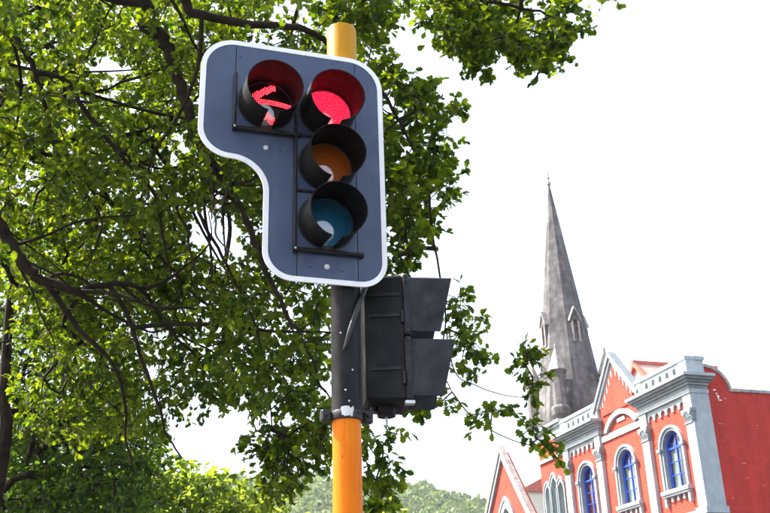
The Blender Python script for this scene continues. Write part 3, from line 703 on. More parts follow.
for s_ in (-1, 1):
    MB().slab([[(ur, zr2-.18), (ur+s_*hw2, zr2-hw2-.18), (ur+s_*hw2, zr2-hw2+.06), (ur, zr2+.06)]], -2.349, -2.20, wax).build('barge_board', M['roof_red'], bld)
MB().box(ur-.09, ur+.09, -6.5, -2.19, zr2-.05, zr2+.09).build('ridge_cap', M['roof_red'], bld)

# ------------------------------------------------------------------ gabled hall further along the street
hall = empty('gabled_brick_hall', BC, PHI, 'steep red brick gable with grey coping and pointed window beyond the main building', 'building')
hu = 16.5; hz = 11.95; hs_ = 1.27; hw = 3.95
MB().slab([[(hu-hw, 0), (hu+hw, 0), (hu+hw, hz-hw*hs_), (hu, hz), (hu-hw, hz-hw*hs_)], lancet(hu, 4.6, 7.75, .85)], -.32, 0, wax).build('gable_wall', M['brick'], hall)
for s in (1, -1):
    d = Vector((s, -hs_)).normalized(); nn = Vector((s*hs_, 1)).normalized(); p = Vector((hu, hz)); e = p + d*(hw+.25)*math.hypot(1, hs_)
    MB().slab([[tuple(p), tuple(e), tuple(e+nn*.20), (hu, hz+.20/nn.y)]], -.10, .20, wax).build('raking_coping', M['coping'], hall)
    MB().slab([[(hu, hz-.22/nn.y), tuple(e-nn*.22), tuple(e-nn*.002), (hu, hz-.004)]], .0005, .14, wax).build('raking_mould', M['trim_grey'], hall)
MB().slab([lancet(hu, 4.6, 7.75, 1.07), lancet(hu, 4.6, 7.75, .846)], -.2, .08, wax).build('window_surround', M['trim'], hall)
MB().slab([lancet(hu, 4.6, 7.75, 1.2), lancet(hu, 4.6, 7.75, 1.071)], .0005, .12, wax).build('window_hood', M['trim_grey'], hall)
MB().slab([lancet(hu, 4.6, 7.75, .845)], -.3, -.28, wax).build('pane', M['glass_lead'], hall)
for s in (-1, 1):
    MB().slab([lancet(hu+s*.42, 4.6, 7.25, .40), lancet(hu+s*.42, 4.65, 7.25, .31)], -.279, -.201, wax).build('tracery', M['trim'], hall)
MB().slab([[(hu+.30*math.cos(2*PI*k/24), 8.30+.30*math.sin(2*PI*k/24)) for k in range(24)], [(hu+.22*math.cos(2*PI*k/24), 8.30+.22*math.sin(2*PI*k/24)) for k in range(24)]], -.279, -.205, wax).build('tracery', M['trim'], hall)
rfh = MB(); zz = hz-hw*hs_
rfh.addv([(hu-hw,-.61,zz-.6),(hu+hw,-.61,zz-.6),(hu,-.61,zz+.6),(hu-hw,-9,zz-.6),(hu+hw,-9,zz-.6),(hu,-9,zz+.6)], [(0,2,5,3),(1,4,5,2),(0,1,2),(3,5,4),(0,3,4,1)]).build('roof', M['roof_slate'], hall)
MB().box(hu-hw, hu-hw+.4, -9, -.4, 0, zz-.61).build('side_wall', M['brick_side'], hall); MB().box(hu+hw-.4, hu+hw, -9, -.4, 0, zz-.61).build('side_wall', M['brick_side'], hall)

# ------------------------------------------------------------------ church with spire
TX, TY = 11.42, 60.0
ch_ = empty('church', (TX, TY, 0), PHI, 'weathered grey stone church spire with small gabled openings and corner pinnacles', 'church')
TW = 1.6
MB().box(-TW, TW, -TW, TW, 0, 15.2).build('tower', M['stone'], ch_)
MB().box(-TW-.15, TW+.15, -TW-.15, TW+.15, 15.201, 15.55).build('tower_cornice', M['stone'], ch_)
SP0, SP1, SR0 = 15.0, 32.75, 2.16/math.cos(PI/8)
def spire_r(z): return SR0*(SP1-z)/(SP1-SP0)      # circumradius
MB().lathe([(spire_r(z), z) for z in np.linspace(15.551, 32.4, 12)], 8, rot=PI/8).build('spire', M['stone'], ch_)
MB().lathe([(.07, 32.3), (.15, 32.38), (.15, 32.55), (.06, 32.62), (.05, 32.8), (.11, 32.9), (.05, 33.0), (.03, 33.4)], 8).box(-.2, .2, -.025, .025, 33.15, 33.22).build('finial', M['coping'], ch_)
for k in range(4):    # lucarnes on the four cardinal faces
    rot = Matrix.Rotation(k*PI/2, 4, 'Z')
    def put(mb, name, mt, par): mb.v = [tuple(rot @ Vector(q)) for q in mb.v]; return mb.build(name, M[mt], par)
    z0 = 20.55; ap = lambda z: spire_r(z)*math.cos(PI/8)
    f0 = ap(z0)+.03
    sxa = lambda a, z, w: (w, a, z)
    body_ = [(-.28, z0), (.28, z0), (.28, z0+1.65), (0, z0+2.25), (-.28, z0+1.65)]
    L_ = put(MB().slab([body_, lancet(0, z0+.2, z0+1.3, .135)], f0-.8, f0, sxa), 'lucarne', 'stone', ch_)
    put(MB().slab([lancet(0, z0+.2, z0+1.3, .134)], f0-.3, f0-.22, sxa), 'opening', 'dark_room', L_)
    for s in (-1, 1):
        put(MB().slab([[(0, z0+2.27), (s*.40, z0+1.42), (s*.40, z0+1.55), (0, z0+2.42)]], f0-.8, f0+.07, sxa), 'lucarne_roof', 'coping', L_)
        put(MB().slab([[(s*.27, z0+.05), (s*.15, z0+.05), (s*.15, z0+1.4), (s*.27, z0+1.4)]], f0+.0005, f0+.04, sxa), 'jamb', 'coping', L_)
for k in range(4):
    a = PI/4+k*PI/2; r = 2.42; cx, cy = r*math.cos(a), r*math.sin(a)
    p = MB().lathe([(.10, 14.9), (.60, 15.75), (.62, 16.15), (.52, 16.3), (.44, 16.35), (.44, 18.3), (.52, 18.35), (.52, 18.5)], 8, (cx, cy, 0), PI/8).build('pinnacle', M['stone'], ch_)
    MB().lathe([(.60, 18.501), (.58, 18.56), (.05, 20.0)], 8, (cx, cy, 0), PI/8).build('pinnacle_cap', M['coping'], p)
    MB().lathe([(.03, 19.95), (.07, 20.05), (.02, 20.3)], 6, (cx, cy, 0)).build('pinnacle_tip', M['coping'], p)
MB().box(-6, 2, -24, -TW-.151, 0, 8.0).build('nave_wall', M['stone'], ch_)
MB().addv([(-6.3,-24.2,8.001),(2.3,-24.2,8.001),(2.3,-2.6,8.001),(-6.3,-2.6,8.001),(-2,-24.2,12.6),(-2,-2.6,12.6)], [(0,1,4),(2,3,5),(1,2,5,4),(3,0,4,5),(0,3,2,1)]).build('nave_roof', M['roof_slate'], ch_)

# small far house in the gap
hp = at(536, 500, 92)
hz_ = at(536, 487, 92).z
fh = empty('far_house', (hp.x, hp.y, 0), PHI, 'small pale house with reddish roof glimpsed between the gable and the brick building', 'house')
MB().box(-3, 3, -3, 3, 0, hz_-1.0).build('wall', M['curtain'], fh)
MB().addv([(-3.3,-3.3,hz_-1),(3.3,-3.3,hz_-1),(3.3,3.3,hz_-1),(-3.3,3.3,hz_-1),(-3.3,0,hz_+.6),(3.3,0,hz_+.6)], [(0,1,5,4),(2,3,4,5),(0,4,3),(1,2,5),(0,3,2,1)]).build('roof', M['roof_red'], fh)

# ------------------------------------------------------------------ hills
HY0, HY1 = 140, 360
prof_px = [(-400, 470), (0, 476), (270, 484), (300, 481), (335, 484), (385, 491), (405, 489), (425, 490), (450, 500), (480, 507), (540, 514), (620, 525), (770, 540), (1200, 560)]
hx = [at(x, y, HY1).x for x, y in prof_px]; hzz = [at(x, y, HY1).z for x, y in prof_px]
def hill_h(x, y):
    t = np.clip((y-HY0)/(HY1-HY0), 0, 1); t = t*t*(3-2*t)*.25 + .75*t
    back = np.clip((y-HY1)/250, 0, 1)
    nz = 2.2*np.sin(x*.05+1)*np.sin(y*.04) + 1.4*np.sin(x*.11+y*.07)
    return np.interp(x, hx, hzz)*t*(1-.5*back) + nz*t*(1-t)*2 - 1.0*(t <= 0)
gx = np.linspace(-420, 420, 90); gy = np.linspace(HY0-5, 620, 60)
X, Y = np.meshgrid(gx, gy); Z = hill_h(X, Y)
vv = np.stack([X.ravel(), Y.ravel(), Z.ravel()], 1)
ff = [(j*90+i, j*90+i+1, (j+1)*90+i+1, (j+1)*90+i) for j in range(59) for i in range(89)]
me = bpy.data.meshes.new('hills'); me.from_pydata(vv.tolist(), [], ff); tag(link('hills', me, M['soil'], smooth=True), kind='structure')

def mesh_np(name, verts, faces_flat, nper, mat, parent=None, tone=None):
    """verts (N,3), faces all with nper corners"""
    me = bpy.data.meshes.new(name); nf = len(faces_flat)//nper
    me.vertices.add(len(verts)); me.vertices.foreach_set('co', np.ascontiguousarray(verts, dtype=np.float32).ravel())
    me.loops.add(len(faces_flat)); me.loops.foreach_set('vertex_index', np.ascontiguousarray(faces_flat, dtype=np.int32))
    me.polygons.add(nf); me.polygons.foreach_set('loop_start', np.arange(0, len(faces_flat), nper, dtype=np.int32))
    me.update(calc_edges=True)
    if tone is not None:
        at_ = me.attributes.new('tone', 'FLOAT', 'POINT'); at_.data.foreach_set('value', np.ascontiguousarray(tone, dtype=np.float32))
    return link(name, me, mat, parent)
def leaf_template(lobes=True):
    # palmately lobed leaf, base at origin, pointing +y, folded a little along the midrib; unit length
    half = [(.05, .02), (.16, .13), (.12, .22), (.33, .34), (.22, .43), (.42, .62), (.24, .68), (.24, .86), (.10, .90)]
    if not lobes: half = [(.18, .1), (.33, .36), (.25, .66)]
    pts = [(0, 0)] + half + [(0, 1.0)] + [(-x, y) for x, y in reversed(half)]
    v = [(0, .40, -.03)] + [(x, y, abs(x)*.28 - .16*max(0, y-.3)**1.3) for x, y in pts]
    n = len(pts); f = [(0, i+1, (i+1) % n + 1) for i in range(n)]
    return np.array(v), np.array(f)
LT_V, LT_F = leaf_template(); LS_V, LS_F = leaf_template(False)
def frames(dirs, nrm):
    y = dirs/np.linalg.norm(dirs, axis=1, keepdims=True)
    z = nrm - (nrm*y).sum(1, keepdims=True)*y; z /= np.linalg.norm(z, axis=1, keepdims=True)
    x = np.cross(y, z); return np.stack([x, y, z], 2)      # columns
def leaves_mesh(name, pos, F, size, tone, mat, parent, TV, TF):
    N = len(pos); V = np.einsum('nij,kj->nki', F, TV)*size[:, None, None] + pos[:, None, :]
    k = len(TV); idx = (TF[None] + (np.arange(N)*k)[:, None, None]).ravel()
    return mesh_np(name, V.reshape(-1, 3), idx, 3, mat, parent, np.repeat(tone, k))

# wooded hillside: tufts of leaf-like facets, too many and too far to count
NT = 6500
tx = rng.uniform(-150, 190, NT); ty = HY0+12+(HY1+6-HY0)*rng.random(NT)**.75
tz = hill_h(tx, ty); tr = rng.uniform(.8, 2.5, NT)*(.7+.5*(ty-HY0)/(HY1-HY0)); nl = 18
d = rng.normal(size=(NT, nl, 3)); d /= np.linalg.norm(d, axis=2, keepdims=True); d[:, :, 2] = np.abs(d[:, :, 2])*1.05
pos = np.stack([tx, ty, tz], 1)[:, None, :] + d*tr[:, None, None]*rng.uniform(.55, 1.05, (NT, nl, 1)) + np.array([0, 0, .2])
nrm = d + rng.normal(scale=.45, size=d.shape); dr = rng.normal(size=d.shape)
tone = np.clip(rng.beta(1.6, 2.2, NT)[:, None] + rng.normal(scale=.12, size=(NT, nl)), 0, 1)
Fm = frames(dr.reshape(-1, 3), nrm.reshape(-1, 3))
wood = leaves_mesh('hillside_wood', pos.reshape(-1, 3), Fm, (tr[:, None]*rng.uniform(.5, .95, (NT, nl))).ravel(), tone.ravel(), M['wood_far'], None, LS_V, LS_F)
tag(wood, 'sunlit scrub and trees covering the distant hillside', 'woodland', kind='stuff')

# ------------------------------------------------------------------ trees
def catmull(pts, n=6):
    P = [Vector(q) for q in pts]; out = []
    for i in range(len(P)-1):
        a = P[max(i-1, 0)]; b_ = P[i]; c = P[i+1]; d_ = P[min(i+2, len(P)-1)]
        for k in range(n):
            t = k/n; out.append(.5*((2*b_)+(c-a)*t+(2*a-5*b_+4*c-d_)*t*t+(3*b_-a-3*c+d_)*t**3))
    out.append(P[-1]); return out
def in_poly(x, y, poly):
    c = np.zeros(len(x), bool); n = len(poly)
    for i in range(n):
        x0, y0 = poly[i-1]; x1, y1 = poly[i]
        if y0 == y1: continue
        t = ((y0 > y) != (y1 > y)) & (x < (x1-x0)*(y-y0)/(y1-y0)+x0); c ^= t
    return c
def sample(poly, n, ylo, yhi, power=1.0):
    """points in the crown volume seen inside an outline, between two distances"""
    P = np.array(poly); out = []
    while len(out) < n:
        x = rng.uniform(P[:, 0].min(), P[:, 0].max(), 400); y = rng.uniform(P[:, 1].min(), P[:, 1].max(), 400)
        for a, b_ in zip(x[in_poly(x, y, poly)], y[in_poly(x, y, poly)]):
            lo = ylo(a, b_) if callable(ylo) else ylo; hi = yhi(a, b_) if callable(yhi) else yhi
            q = at(a, b_, lo+(hi-lo)*rng.random()**power)
            if q.z > 1.9: out.append(tuple(q))
    return np.array(out[:n])
def grow(nodes, parents, clusters, seed=1):
    """join every leaf cluster to the nearest existing wood with a bent twig; returns nodes, parents, tips"""
    r2 = random.Random(seed)
    N = [np.array(q, float) for q in nodes]; Pn = list(parents); tips = []; dirs = []
    arr = np.zeros((len(N)+len(clusters)*5, 3)); arr[:len(N)] = N; cnt = len(N)
    d0 = np.array([np.min(np.sum((arr[:cnt]-c)**2, 1)) for c in clusters]); order = np.argsort(d0)
    for ci in order:
        c = clusters[ci]; d2 = np.sum((arr[:cnt]-c)**2, 1); k = int(np.argmin(d2)); L = math.sqrt(d2[k])
        a = arr[k].copy(); m = 1 if L < .25 else (2 if L < .6 else (3 if L < 1.2 else 4)); prev = k
        bend = np.array([r2.gauss(0, 1), r2.gauss(0, 1), r2.gauss(0, .6)+.4])*.13*L
        for j in range(1, m+1):
            t = j/m; q = a+(c-a)*t + bend*math.sin(PI*t)
            arr[cnt] = q; Pn.append(prev); prev = cnt; cnt += 1
        tips.append(prev); dd_ = arr[prev]-arr[Pn[prev]]; dirs.append(dd_/(np.linalg.norm(dd_)+1e-6))
    return arr[:cnt], Pn, tips, np.array(dirs), order
def twig_mesh(name, arr, Pn, n0, tips, mat, parent, r0=.0030, ns=5, rmax=.03):
    cntr = np.zeros(len(arr))
    for t in tips:
        k = t
        while k >= n0: cntr[k] += 1; k = Pn[k]
    idx = np.arange(n0, len(arr)); par = np.array(Pn)[n0:]
    rad_ = np.minimum(rmax, r0*np.maximum(1, cntr)**.48)
    A = arr[par]; B = arr[idx]; rb = rad_[idx]; ra = np.where(par >= n0, np.maximum(rad_[par]*.92, rb), rb*1.25)
    d_ = B-A; L = np.linalg.norm(d_, axis=1, keepdims=True); L[L < 1e-6] = 1e-6; d_ = d_/L
    ref = np.where(np.abs(d_[:, 2:3]) > .9, np.array([[1., 0, 0]]), np.array([[0, 0, 1.]])); u = np.cross(d_, ref); u /= np.linalg.norm(u, axis=1, keepdims=True); w = np.cross(d_, u)
    A = A - d_*ra[:, None]*.3; B = B + d_*rb[:, None]*.3
    ang = 2*PI*np.arange(ns)/ns; cs = np.cos(ang); sn = np.sin(ang)
    off = u[:, None, :]*cs[None, :, None] + w[:, None, :]*sn[None, :, None]
    V = np.concatenate([A[:, None]+off*ra[:, None, None], B[:, None]+off*rb[:, None, None]], 1)
    q = np.array([[k, (k+1) % ns, ns+(k+1) % ns, ns+k] for k in range(ns)]); E_ = len(idx)
    fi = (q[None]+(np.arange(E_)*2*ns)[:, None, None]).ravel()
    return mesh_np(name, V.reshape(-1, 3), fi, 4, mat, parent)
def foliage(arr, tips, dirs, per, spread, size, ntw=5):
    """short twiglets fan out from every tip; leaves sit along them"""
    T = arr[tips]; n = len(T); sp = spread if hasattr(spread, '__len__') else np.full(n, spread)
    td = rng.normal(size=(n, ntw, 3))*np.array([1, 1, .7]) + dirs[:, None, :]*.7 + np.array([0, 0, -.1]); td /= np.linalg.norm(td, axis=2, keepdims=True)
    tl = sp[:, None]*rng.uniform(.7, 1.75, (n, ntw))
    k = rng.integers(0, ntw, (n, per)); t = rng.uniform(.12, 1, (n, per))**.75
    I = np.arange(n)[:, None]
    tk = td[I, k]; pos = T[:, None, :] + tk*(tl[I, k]*t)[:, :, None] + np.array([0, 0, -.10])*(tl[I, k]*t*t)[:, :, None]
    out = rng.normal(size=(n, per, 3))*.6 + tk*.6 + np.array([0, 0, -.40])
    nrm = rng.normal(size=(n, per, 3))*.55 + np.array([0, 0, 1.0])
    sz = rng.uniform(*size, (n, per)); tone = np.clip(rng.normal(.40, .22, n)[:, None]+rng.normal(0, .24, (n, per)), 0, 1)
    A = np.repeat(T, ntw, 0); B = (T[:, None, :]+td*tl[:, :, None]+np.array([0, 0, -.10])*tl[:, :, None]).reshape(-1, 3)
    return pos.reshape(-1, 3), frames(out.reshape(-1, 3), nrm.reshape(-1, 3)), sz.ravel(), tone.ravel(), (A, B)
def twiglets(name, AB, mat, parent, off, r=.0019):
    A, B = AB; n = len(A); arr_ = np.concatenate([A, B])-off
    return twig_mesh(name, arr_, [0]*n+list(range(n)), n, [], mat, parent, r, 3)

# ---- the big lobed-leaf tree overhead; trunk stands left of the frame
near = empty('broadleaf_tree', (-7.2, 6.6, .12), 0, 'large overhanging tree with lobed green leaves and dark drooping limbs', 'tree')
NO = Vector((-7.2, 6.6, .12))
loc = lambda q: Vector(q) - NO
fork = Vector((-6.9, 6.9, 4.2)); fork2 = Vector((-6.5, 7.0, 5.6))
def limb_px(lst): return [at(x, y, Y*.965) for x, y, Y in lst]
limbs = [
 ([fork2, Vector((-4.6, 6.9, 7.6))] + limb_px([(121, -4, 6.9), (143, 20, 7.0), (164, 44, 7.1), (177, 72, 7.2), (186, 102, 7.3), (195, 137, 7.4), (218, 172, 7.5), (239, 203, 7.6), (258, 252, 7.7), (280, 300, 7.8), (308, 352, 7.9), (326, 392, 7.95)]), .085, .010),
 ([fork2, Vector((-4.4, 6.6, 8.0))] + limb_px([(150, -20, 6.6), (190, 12, 6.7), (240, 22, 6.8), (300, 28, 6.9), (330, 45, 7.0), (372, 80, 7.2), (405, 130, 7.4), (428, 180, 7.5)]), .06, .008),
 ([fork2, Vector((-4.2, 6.3, 8.6))] + limb_px([(210, -90, 6.5), (300, -60, 6.6), (380, -30, 6.8), (450, -8, 7.0), (520, 8, 7.2), (560, 20, 7.3)]), .06, .007),
 ([fork, Vector((-5.2, 7.2, 5.9))] + limb_px([(-60, 8, 7.2), (0, 27, 7.3), (20, 44, 7.3), (34, 68, 7.4), (44, 102, 7.6), (52, 140, 7.8), (70, 180, 8.0)]), .055, .012),
 (limb_px([(34, 72, 7.42), (65, 80, 7.5), (82, 106, 7.6), (102, 133, 7.7), (119, 150, 7.8), (136, 162, 7.9), (170, 200, 8.1), (190, 235, 8.2)]), .030, .008),
 ([fork, Vector((-5.0, 7.3, 5.0))] + limb_px([(-50, 68, 7.8), (0, 78, 7.9), (34, 90, 8.0), (60, 96, 8.1), (100, 92, 8.2), (130, 75, 8.4)]), .045, .010),
 ([fork, Vector((-5.0, 8.0, 4.8))] + limb_px([(-40, 142, 8.6), (7, 141, 8.7), (61, 141, 8.8), (136, 135, 8.9), (168, 148, 9.0)]), .045, .012),
 ([Vector((-7.0, 6.8, 3.4)), Vector((-5.3, 7.3, 3.9))] + limb_px([(-70, 180, 7.5), (-20, 205, 7.6), (0, 226, 7.7), (20, 259, 7.8), (44, 280, 7.9), (78, 291, 8.0), (109, 283, 8.2), (140, 290, 8.5), (170, 330, 8.8), (200, 360, 9.0)]), .085, .012),
 ([fork, Vector((-5.0, 8.4, 4.9))] + limb_px([(-30, 120, 8.8), (30, 155, 8.9), (68, 177, 9.0), (92, 190, 9.0), (116, 207, 9.1), (133, 225, 9.2), (165, 262, 9.4), (200, 300, 9.6)]), .06, .012),
 (limb_px([(186, 104, 7.32), (200, 150, 7.6), (205, 172, 7.7), (199, 212, 7.8), (218, 248, 7.9), (235, 282, 8.0), (252, 317, 8.1), (266, 370, 8.2), (272, 430, 8.3)]), .024, .006),
 (limb_px([(109, 283, 8.2), (130, 320, 8.3), (142, 360, 8.4), (159, 407, 8.5), (165, 431, 8.6), (182, 458, 8.7)]), .026, .007),
 (limb_px([(44, 280, 7.9), (80, 330, 8.2), (110, 360, 8.4), (125, 397, 8.6), (126, 438, 8.8), (135, 475, 9.0)]), .028, .007),
 (limb_px([(428, 180, 7.5), (432, 230, 7.5), (440, 275, 7.5), (446, 320, 7.5), (440, 360, 7.5), (452, 392, 7.5)]), .012, .004),
 (limb_px([(446, 330, 7.5), (455, 372, 7.45), (475, 385, 7.4), (500, 394, 7.35), (525, 398, 7.3)]), .006, .003),
 (limb_px([(452, 392, 7.5), (470, 415, 7.45), (495, 432, 7.4), (515, 441, 7.35), (533, 446, 7.3)]), .006, .003),
 (limb_px([(325, 390, 7.95), (345, 420, 8.0), (372, 450, 8.0), (384, 478, 8.0), (380, 505, 8.0)]), .008, .003),
]
tr_pts = catmull([NO + Vector((0, 0, -.12)), NO+Vector((.02, .05, .9)), NO+Vector((.1, .15, 2.4)), fork, fork2], 6)
MB().tube([loc(q) for q in tr_pts], [.40-.22*(i/(len(tr_pts)-1))+.14*max(0, 1-i/4)**2 for i in range(len(tr_pts))], 14).build('trunk', M['bark'], near, smooth=True)
nodes = [tuple(q) for q in tr_pts[12:]]; parents = [0]*len(nodes)
for pts, ra, rb in limbs:
    sp = catmull(pts, 5)
    sp = [q + Vector((random.gauss(0, 1), random.gauss(0, 1), random.gauss(0, 1)))*.14*min(.085, ra) if 0 < i < len(sp)-1 else q for i, q in enumerate(sp)]
    ra *= .95; rb *= 1.0
    rr = [rb+(ra-rb)*(1-i/(len(sp)-1))**1.1 for i in range(len(sp))]
    MB().tube([loc(q) for q in sp], rr, 9).build('limb', M['bark'], near, smooth=True)
    nodes += [tuple(q) for q in sp[3:]]; parents += [0]*(len(sp)-3)
rb_ = random.Random(21)
main_n = list(nodes)
for k in range(95):
    p0 = Vector(main_n[rb_.randrange(40, len(main_n))]); x, y, z = to_px(p0)
    if not (-150 < x < 340 and -150 < y < 400): continue
    L = rb_.uniform(.9, 2.4); d0 = Vector((rb_.uniform(-.1, .9), rb_.uniform(-.2, .6), rb_.uniform(-.75, .25))).normalized(); side = Vector((rb_.gauss(0, 1), rb_.gauss(0, 1), rb_.gauss(0, 1)))*.16
    pts = [p0]; d_ = d0.copy()
    for j in range(5):
        d_ = (d_ + side + Vector((rb_.gauss(0, .22), rb_.gauss(0, .22), rb_.gauss(0, .22)-.06))).normalized(); pts.append(pts[-1]+d_*L/5)
    if min(q.y for q in pts) < 5.2 or min(q.z for q in pts) < 2.6 or max(to_px(q)[0] for q in pts) > 372 or max(to_px(q)[1] for q in pts) > 405: continue
    sp = catmull(pts, 4); r0_ = .007+.008*L*rb_.uniform(.5, 1.1)
    MB().tube([loc(q) for q in sp], [r0_*(1-.75*i/(len(sp)-1)) for i in range(len(sp))], 6).build('bough', M['bark'], near, smooth=True)
    nodes += [tuple(q) for q in sp[2:]]; parents += [0]*(len(sp)-2)
big_poly = [(-20, -20), (440, -20), (425, 10), (395, 18), (378, 60), (372, 120), (372, 240), (360, 290), (322, 300), (322, 400), (300, 420), (270, 400), (240, 400), (215, 395), (190, 405), (150, 420), (130, 430), (95, 440), (60, 430), (-20, 420)]
def lo_y(x, y): return 6.45 + max(0, y)/513*1.5 + (2.0 if x < 230 and y > 210 else 0)
def hi_y(x, y): return 9.4 + max(0, y)/513*2.0 + (1.8 if x < 200 else 0)
cl = [sample(big_poly, 1380, lo_y, hi_y, 1.0),
      sample([(-20, -20), (250, -20), (250, 340), (-20, 340)], 430, 8.5, 12.5),
      sample([(380, 55), (432, 85), (458, 108), (448, 140), (458, 182), (450, 198), (430, 205), (438, 232), (400, 236), (378, 230)], 100, 6.7, 8.3),
      sample([(432, 5), (470, 12), (540, 2), (600, -6), (575, 14), (575, 48), (560, 64), (540, 66), (515, 50), (490, 45), (470, 55), (440, 38)], 78, 6.6, 8.0),
      sample([(440, -140), (640, -120), (610, -8), (430, -8)], 55, 6.4, 8.2),
      sample([(425, -15), (500, -15), (490, 20), (450, 24), (428, 18)], 22, 6.6, 7.8),
      sample([(478, 60), (486, 60), (490, 80), (480, 82)], 3, 7.0, 7.3),
      sample([(385, 250), (412, 254), (405, 272), (385, 270)], 6, 7.2, 7.8),
      sample([(450, 290), (470, 292), (486, 318), (480, 345), (488, 365), (478, 376), (460, 360), (450, 330)], 14, 7.0, 7.4),
      sample([(410, 385), (450, 395), (450, 412), (425, 415), (408, 405)], 6, 7.0, 7.4),
      sample([(470, 405), (500, 408), (498, 418), (478, 420)], 3, 6.7, 7.0),
      sample([(362, 300), (366, 300), (366, 400), (362, 440)], 8, 7.1, 7.6),
      sample([(365, 425), (385, 425), (390, 455), (372, 458)], 4, 7.1, 7.4),
      sample([(368, 470), (386, 470), (392, 490), (378, 515), (366, 510)], 8, 7.1, 7.4),
      sample([(518, 342), (540, 345), (544, 362), (530, 372), (520, 362)], 4, 7.0, 7.2),
      sample([(530, 372), (548, 395), (545, 410), (532, 402)], 3, 7.0, 7.2),
      sample([(526, 425), (552, 435), (550, 455), (535, 450)], 4, 7.0, 7.2),
      sample([(255, 420), (300, 420), (318, 440), (300, 470), (280, 490), (262, 480), (252, 450)], 36, 8.0, 9.0),
      sample([(300, 405), (325, 405), (325, 445), (312, 440)], 8, 7.8, 8.4),
      # unseen crown outside the frame, thickened to shade the canopy in view
      sample([(-420, -420), (420, -420), (420, -25), (-420, -25)], 560, 4.2, 9.5),
      sample([(-420, -20), (-25, -20), (-25, 420), (-420, 420)], 330, 5.5, 10.5)]
# keep a few holes of open sky in the crown
clus = np.concatenate(cl)
holes_px = [(203, 228, 9), (232, 228, 11), (236, 246, 10), (208, 430, 10), (222, 450, 12), (244, 466, 12), (410, 38, 13), (395, 45, 8), (428, 62, 7), (112, 70, 6), (185, 148, 5), (310, 15, 4), (268, 28, 5)]
keep = []
for q in clus:
    x, y, z = to_px(q); keep.append(all((x-a)**2+(y-b_)**2 > (r+14)**2 for a, b_, r in holes_px) or z < 0)
    if 0 < z and x < 22 and y > 283: keep[-1] = False
clus = clus[np.array(keep)]
arr, Pn, tips, dirs, _ = grow(nodes, parents, clus, 3)
n0 = len(nodes)
off_ = np.array(NO)
tw = twig_mesh('twigs', arr-off_, Pn, n0, tips, M['bark'], near); tag(tw, kind='stuff')
tpx = np.array([to_px(q) for q in arr[tips]]); fringe = (tpx[:, 0] > 375) & (tpx[:, 1] > 0) & (tpx[:, 2] > 0)
pos, Fm, sz, tone, AB = foliage(arr, tips, dirs, 40, np.where(fringe, .115, .22), (.042, .092))
tag(twiglets('twiglets', AB, M['bark'], near, off_), kind='stuff')
px = np.array([to_px(q) for q in pos]); inframe = (px[:, 0] > 2) & (px[:, 0] < 768) & (px[:, 1] > 2) & (px[:, 1] < 511) & (px[:, 2] > 0)
hidden = (px[:, 0] > 195) & (px[:, 0] < 395) & (px[:, 1] > 35) & (px[:, 1] < 290)
score = np.where(inframe & ~hidden, sz/px[:, 2]*(1+.35*(px[:, 0] > 385)), 0)
# leave the sky holes open
hk = ~((px[:, 0] > 430) & (px[:, 1] > 250) & (rng.random(len(pos)) < .45))
for a, b_, r in holes_px: hk &= (px[:, 0]-a)**2+(px[:, 1]-b_)**2 > (r*.8)**2
pos, Fm, sz, tone, score = pos[hk], Fm[hk], sz[hk], tone[hk], score[hk]
top_i = np.argsort(-score)[:300]; rest = np.ones(len(pos), bool); rest[top_i] = False
fol = leaves_mesh('foliage', pos[rest]-off_, Fm[rest], sz[rest], tone[rest], M['leaf'], near, LT_V, LT_F); tag(fol, kind='stuff')
lm = []
for k in range(5):
    me = bpy.data.meshes.new('leaf'); me.from_pydata(LT_V.tolist(), [], LT_F.tolist()); a_ = me.attributes.new('tone', 'FLOAT', 'POINT'); a_.data.foreach_set('value', np.full(len(LT_V), .1+.2*k, np.float32)); me.materials.append(M['leaf']); lm.append(me)
for i in top_i:
    o = bpy.data.objects.new('leaf', lm[int(min(4, tone[i]*5))]); col.objects.link(o); o.parent = near
    m4 = Matrix(Fm[i].tolist()).to_4x4(); m4 = Matrix.Translation(Vector((pos[i]-off_).tolist())) @ m4 @ Matrix.Scale(float(sz[i]), 4); o.matrix_local = m4

# ---- trees behind
def back_tree(name, label, base, trunk_pts, ra, polys, per, spread, size, mat, seed):
    t = empty(name, base, 0, label, 'tree'); B = Vector(base)
    sp = catmull(trunk_pts, 5); MB().tube([q-B for q in sp], [ra*(1-.75*i/(len(sp)-1)) for i in range(len(sp))], 9).build('trunk', M['bark'], t, smooth=True)
    nd_ = [tuple(q) for q in sp[len(sp)//3:]]; pr = [0]*len(nd_)
    c = np.concatenate([sample(*p) for p in polys])
    A, Pq, tp_, dr_, _ = grow(nd_, pr, c, seed)
    bo = np.array(B)
    tag(twig_mesh('twigs', A-bo, Pq, len(nd_), tp_, M['bark'], t, .0035, 4, .05), kind='stuff')
    p_, F_, s_, to_, AB_ = foliage(A, tp_, dr_, per, spread, size)
    tag(twiglets('twiglets', AB_, M['bark'], t, bo, .003), kind='stuff')
    tag(leaves_mesh('foliage', p_-bo, F_, s_, to_, M[mat], t, LS_V, LS_F), kind='stuff'); return t
g = at(3, 440, 12.5); g = at(-4, 513, 11.6); tb = Vector((g.x-.30, 11.6, 0.12))
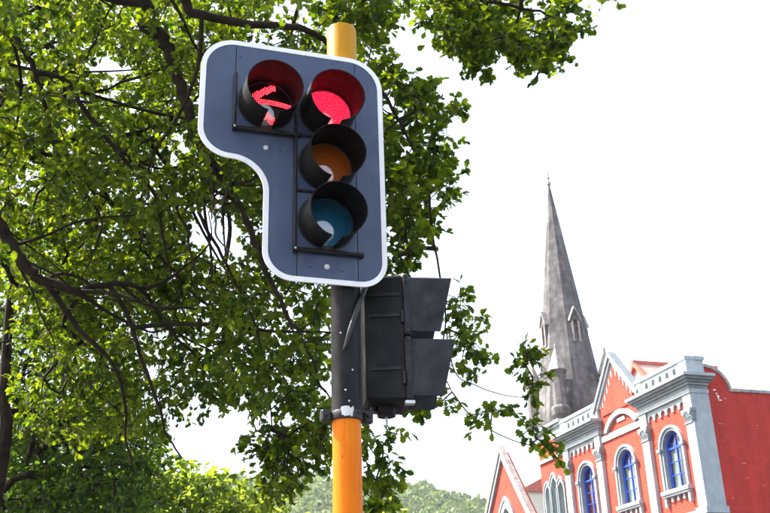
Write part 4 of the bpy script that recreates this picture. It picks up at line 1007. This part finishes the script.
back_tree('slender_tree', 'dense dark green tree with slim trunk at the left behind the overhanging tree', tb,
          [tb, at(0, 470, 11.6), at(4, 400, 11.6), at(7, 345, 11.6), at(12, 288, 11.6), at(25, 230, 11.9), at(45, 180, 12.2)], .10,
          [([(-90, 330), (60, 320), (115, 350), (135, 400), (150, 450), (140, 520), (100, 590), (-90, 590)], 720, 12.0, 16.5),
           ([(-90, 200), (130, 200), (150, 330), (-90, 330)], 200, 13.0, 17.0),
           ([(-260, 200), (-95, 200), (-95, 590), (-260, 590)], 100, 12, 16),
           ([(20, 400), (150, 400), (165, 470), (150, 530), (20, 530)], 200, 13.0, 16.5)], 30, .26, (.060, .105), 'leaf_b', 7)
g = at(190, 560, 19); tb2 = Vector((g.x, 19.0, .0))
back_tree('sunny_tree', 'bright yellow green sunlit tree low down behind the dark branches', tb2,
          [tb2, Vector((tb2.x+.1, 19, 1.5)), at(195, 540, 19), at(190, 500, 19), at(185, 470, 19)], .12,
          [([(115, 470), (150, 450), (190, 462), (240, 480), (270, 500), (292, 522), (300, 600), (100, 600)], 380, 17.5, 20.5)], 30, .30, (.10, .16), 'leaf_c', 9)
g = at(376, 530, 21); tb3 = Vector((g.x, 21.0, .0))
back_tree('small_sunny_tree', 'small lime green treetop just right of the orange post', tb3,
          [tb3, Vector((tb3.x, 21, 1.5)), at(378, 560, 21), at(380, 525, 21)], .08,
          [([(352, 520), (375, 512), (400, 510), (418, 520), (425, 570), (345, 570)], 45, 20, 22)], 30, .26, (.10, .16), 'leaf_c', 12)

# ------------------------------------------------------------------ air
hzm = bpy.data.materials.new('thin_haze'); hzm.use_nodes = True; nt = hzm.node_tree; nt.nodes.clear()
pv = nt.nodes.new('ShaderNodeVolumePrincipled'); pv.inputs['Color'].default_value = (.93, .96, 1, 1); pv.inputs['Density'].default_value = HAZE; pv.inputs['Anisotropy'].default_value = .2
nt.links.new(pv.outputs[0], nt.nodes.new('ShaderNodeOutputMaterial').inputs['Volume'])
tag(MB().box(-950, 950, -750, 950, -3, 90).build('haze', hzm), 'thin pale haze in the air', 'haze', kind='stuff')
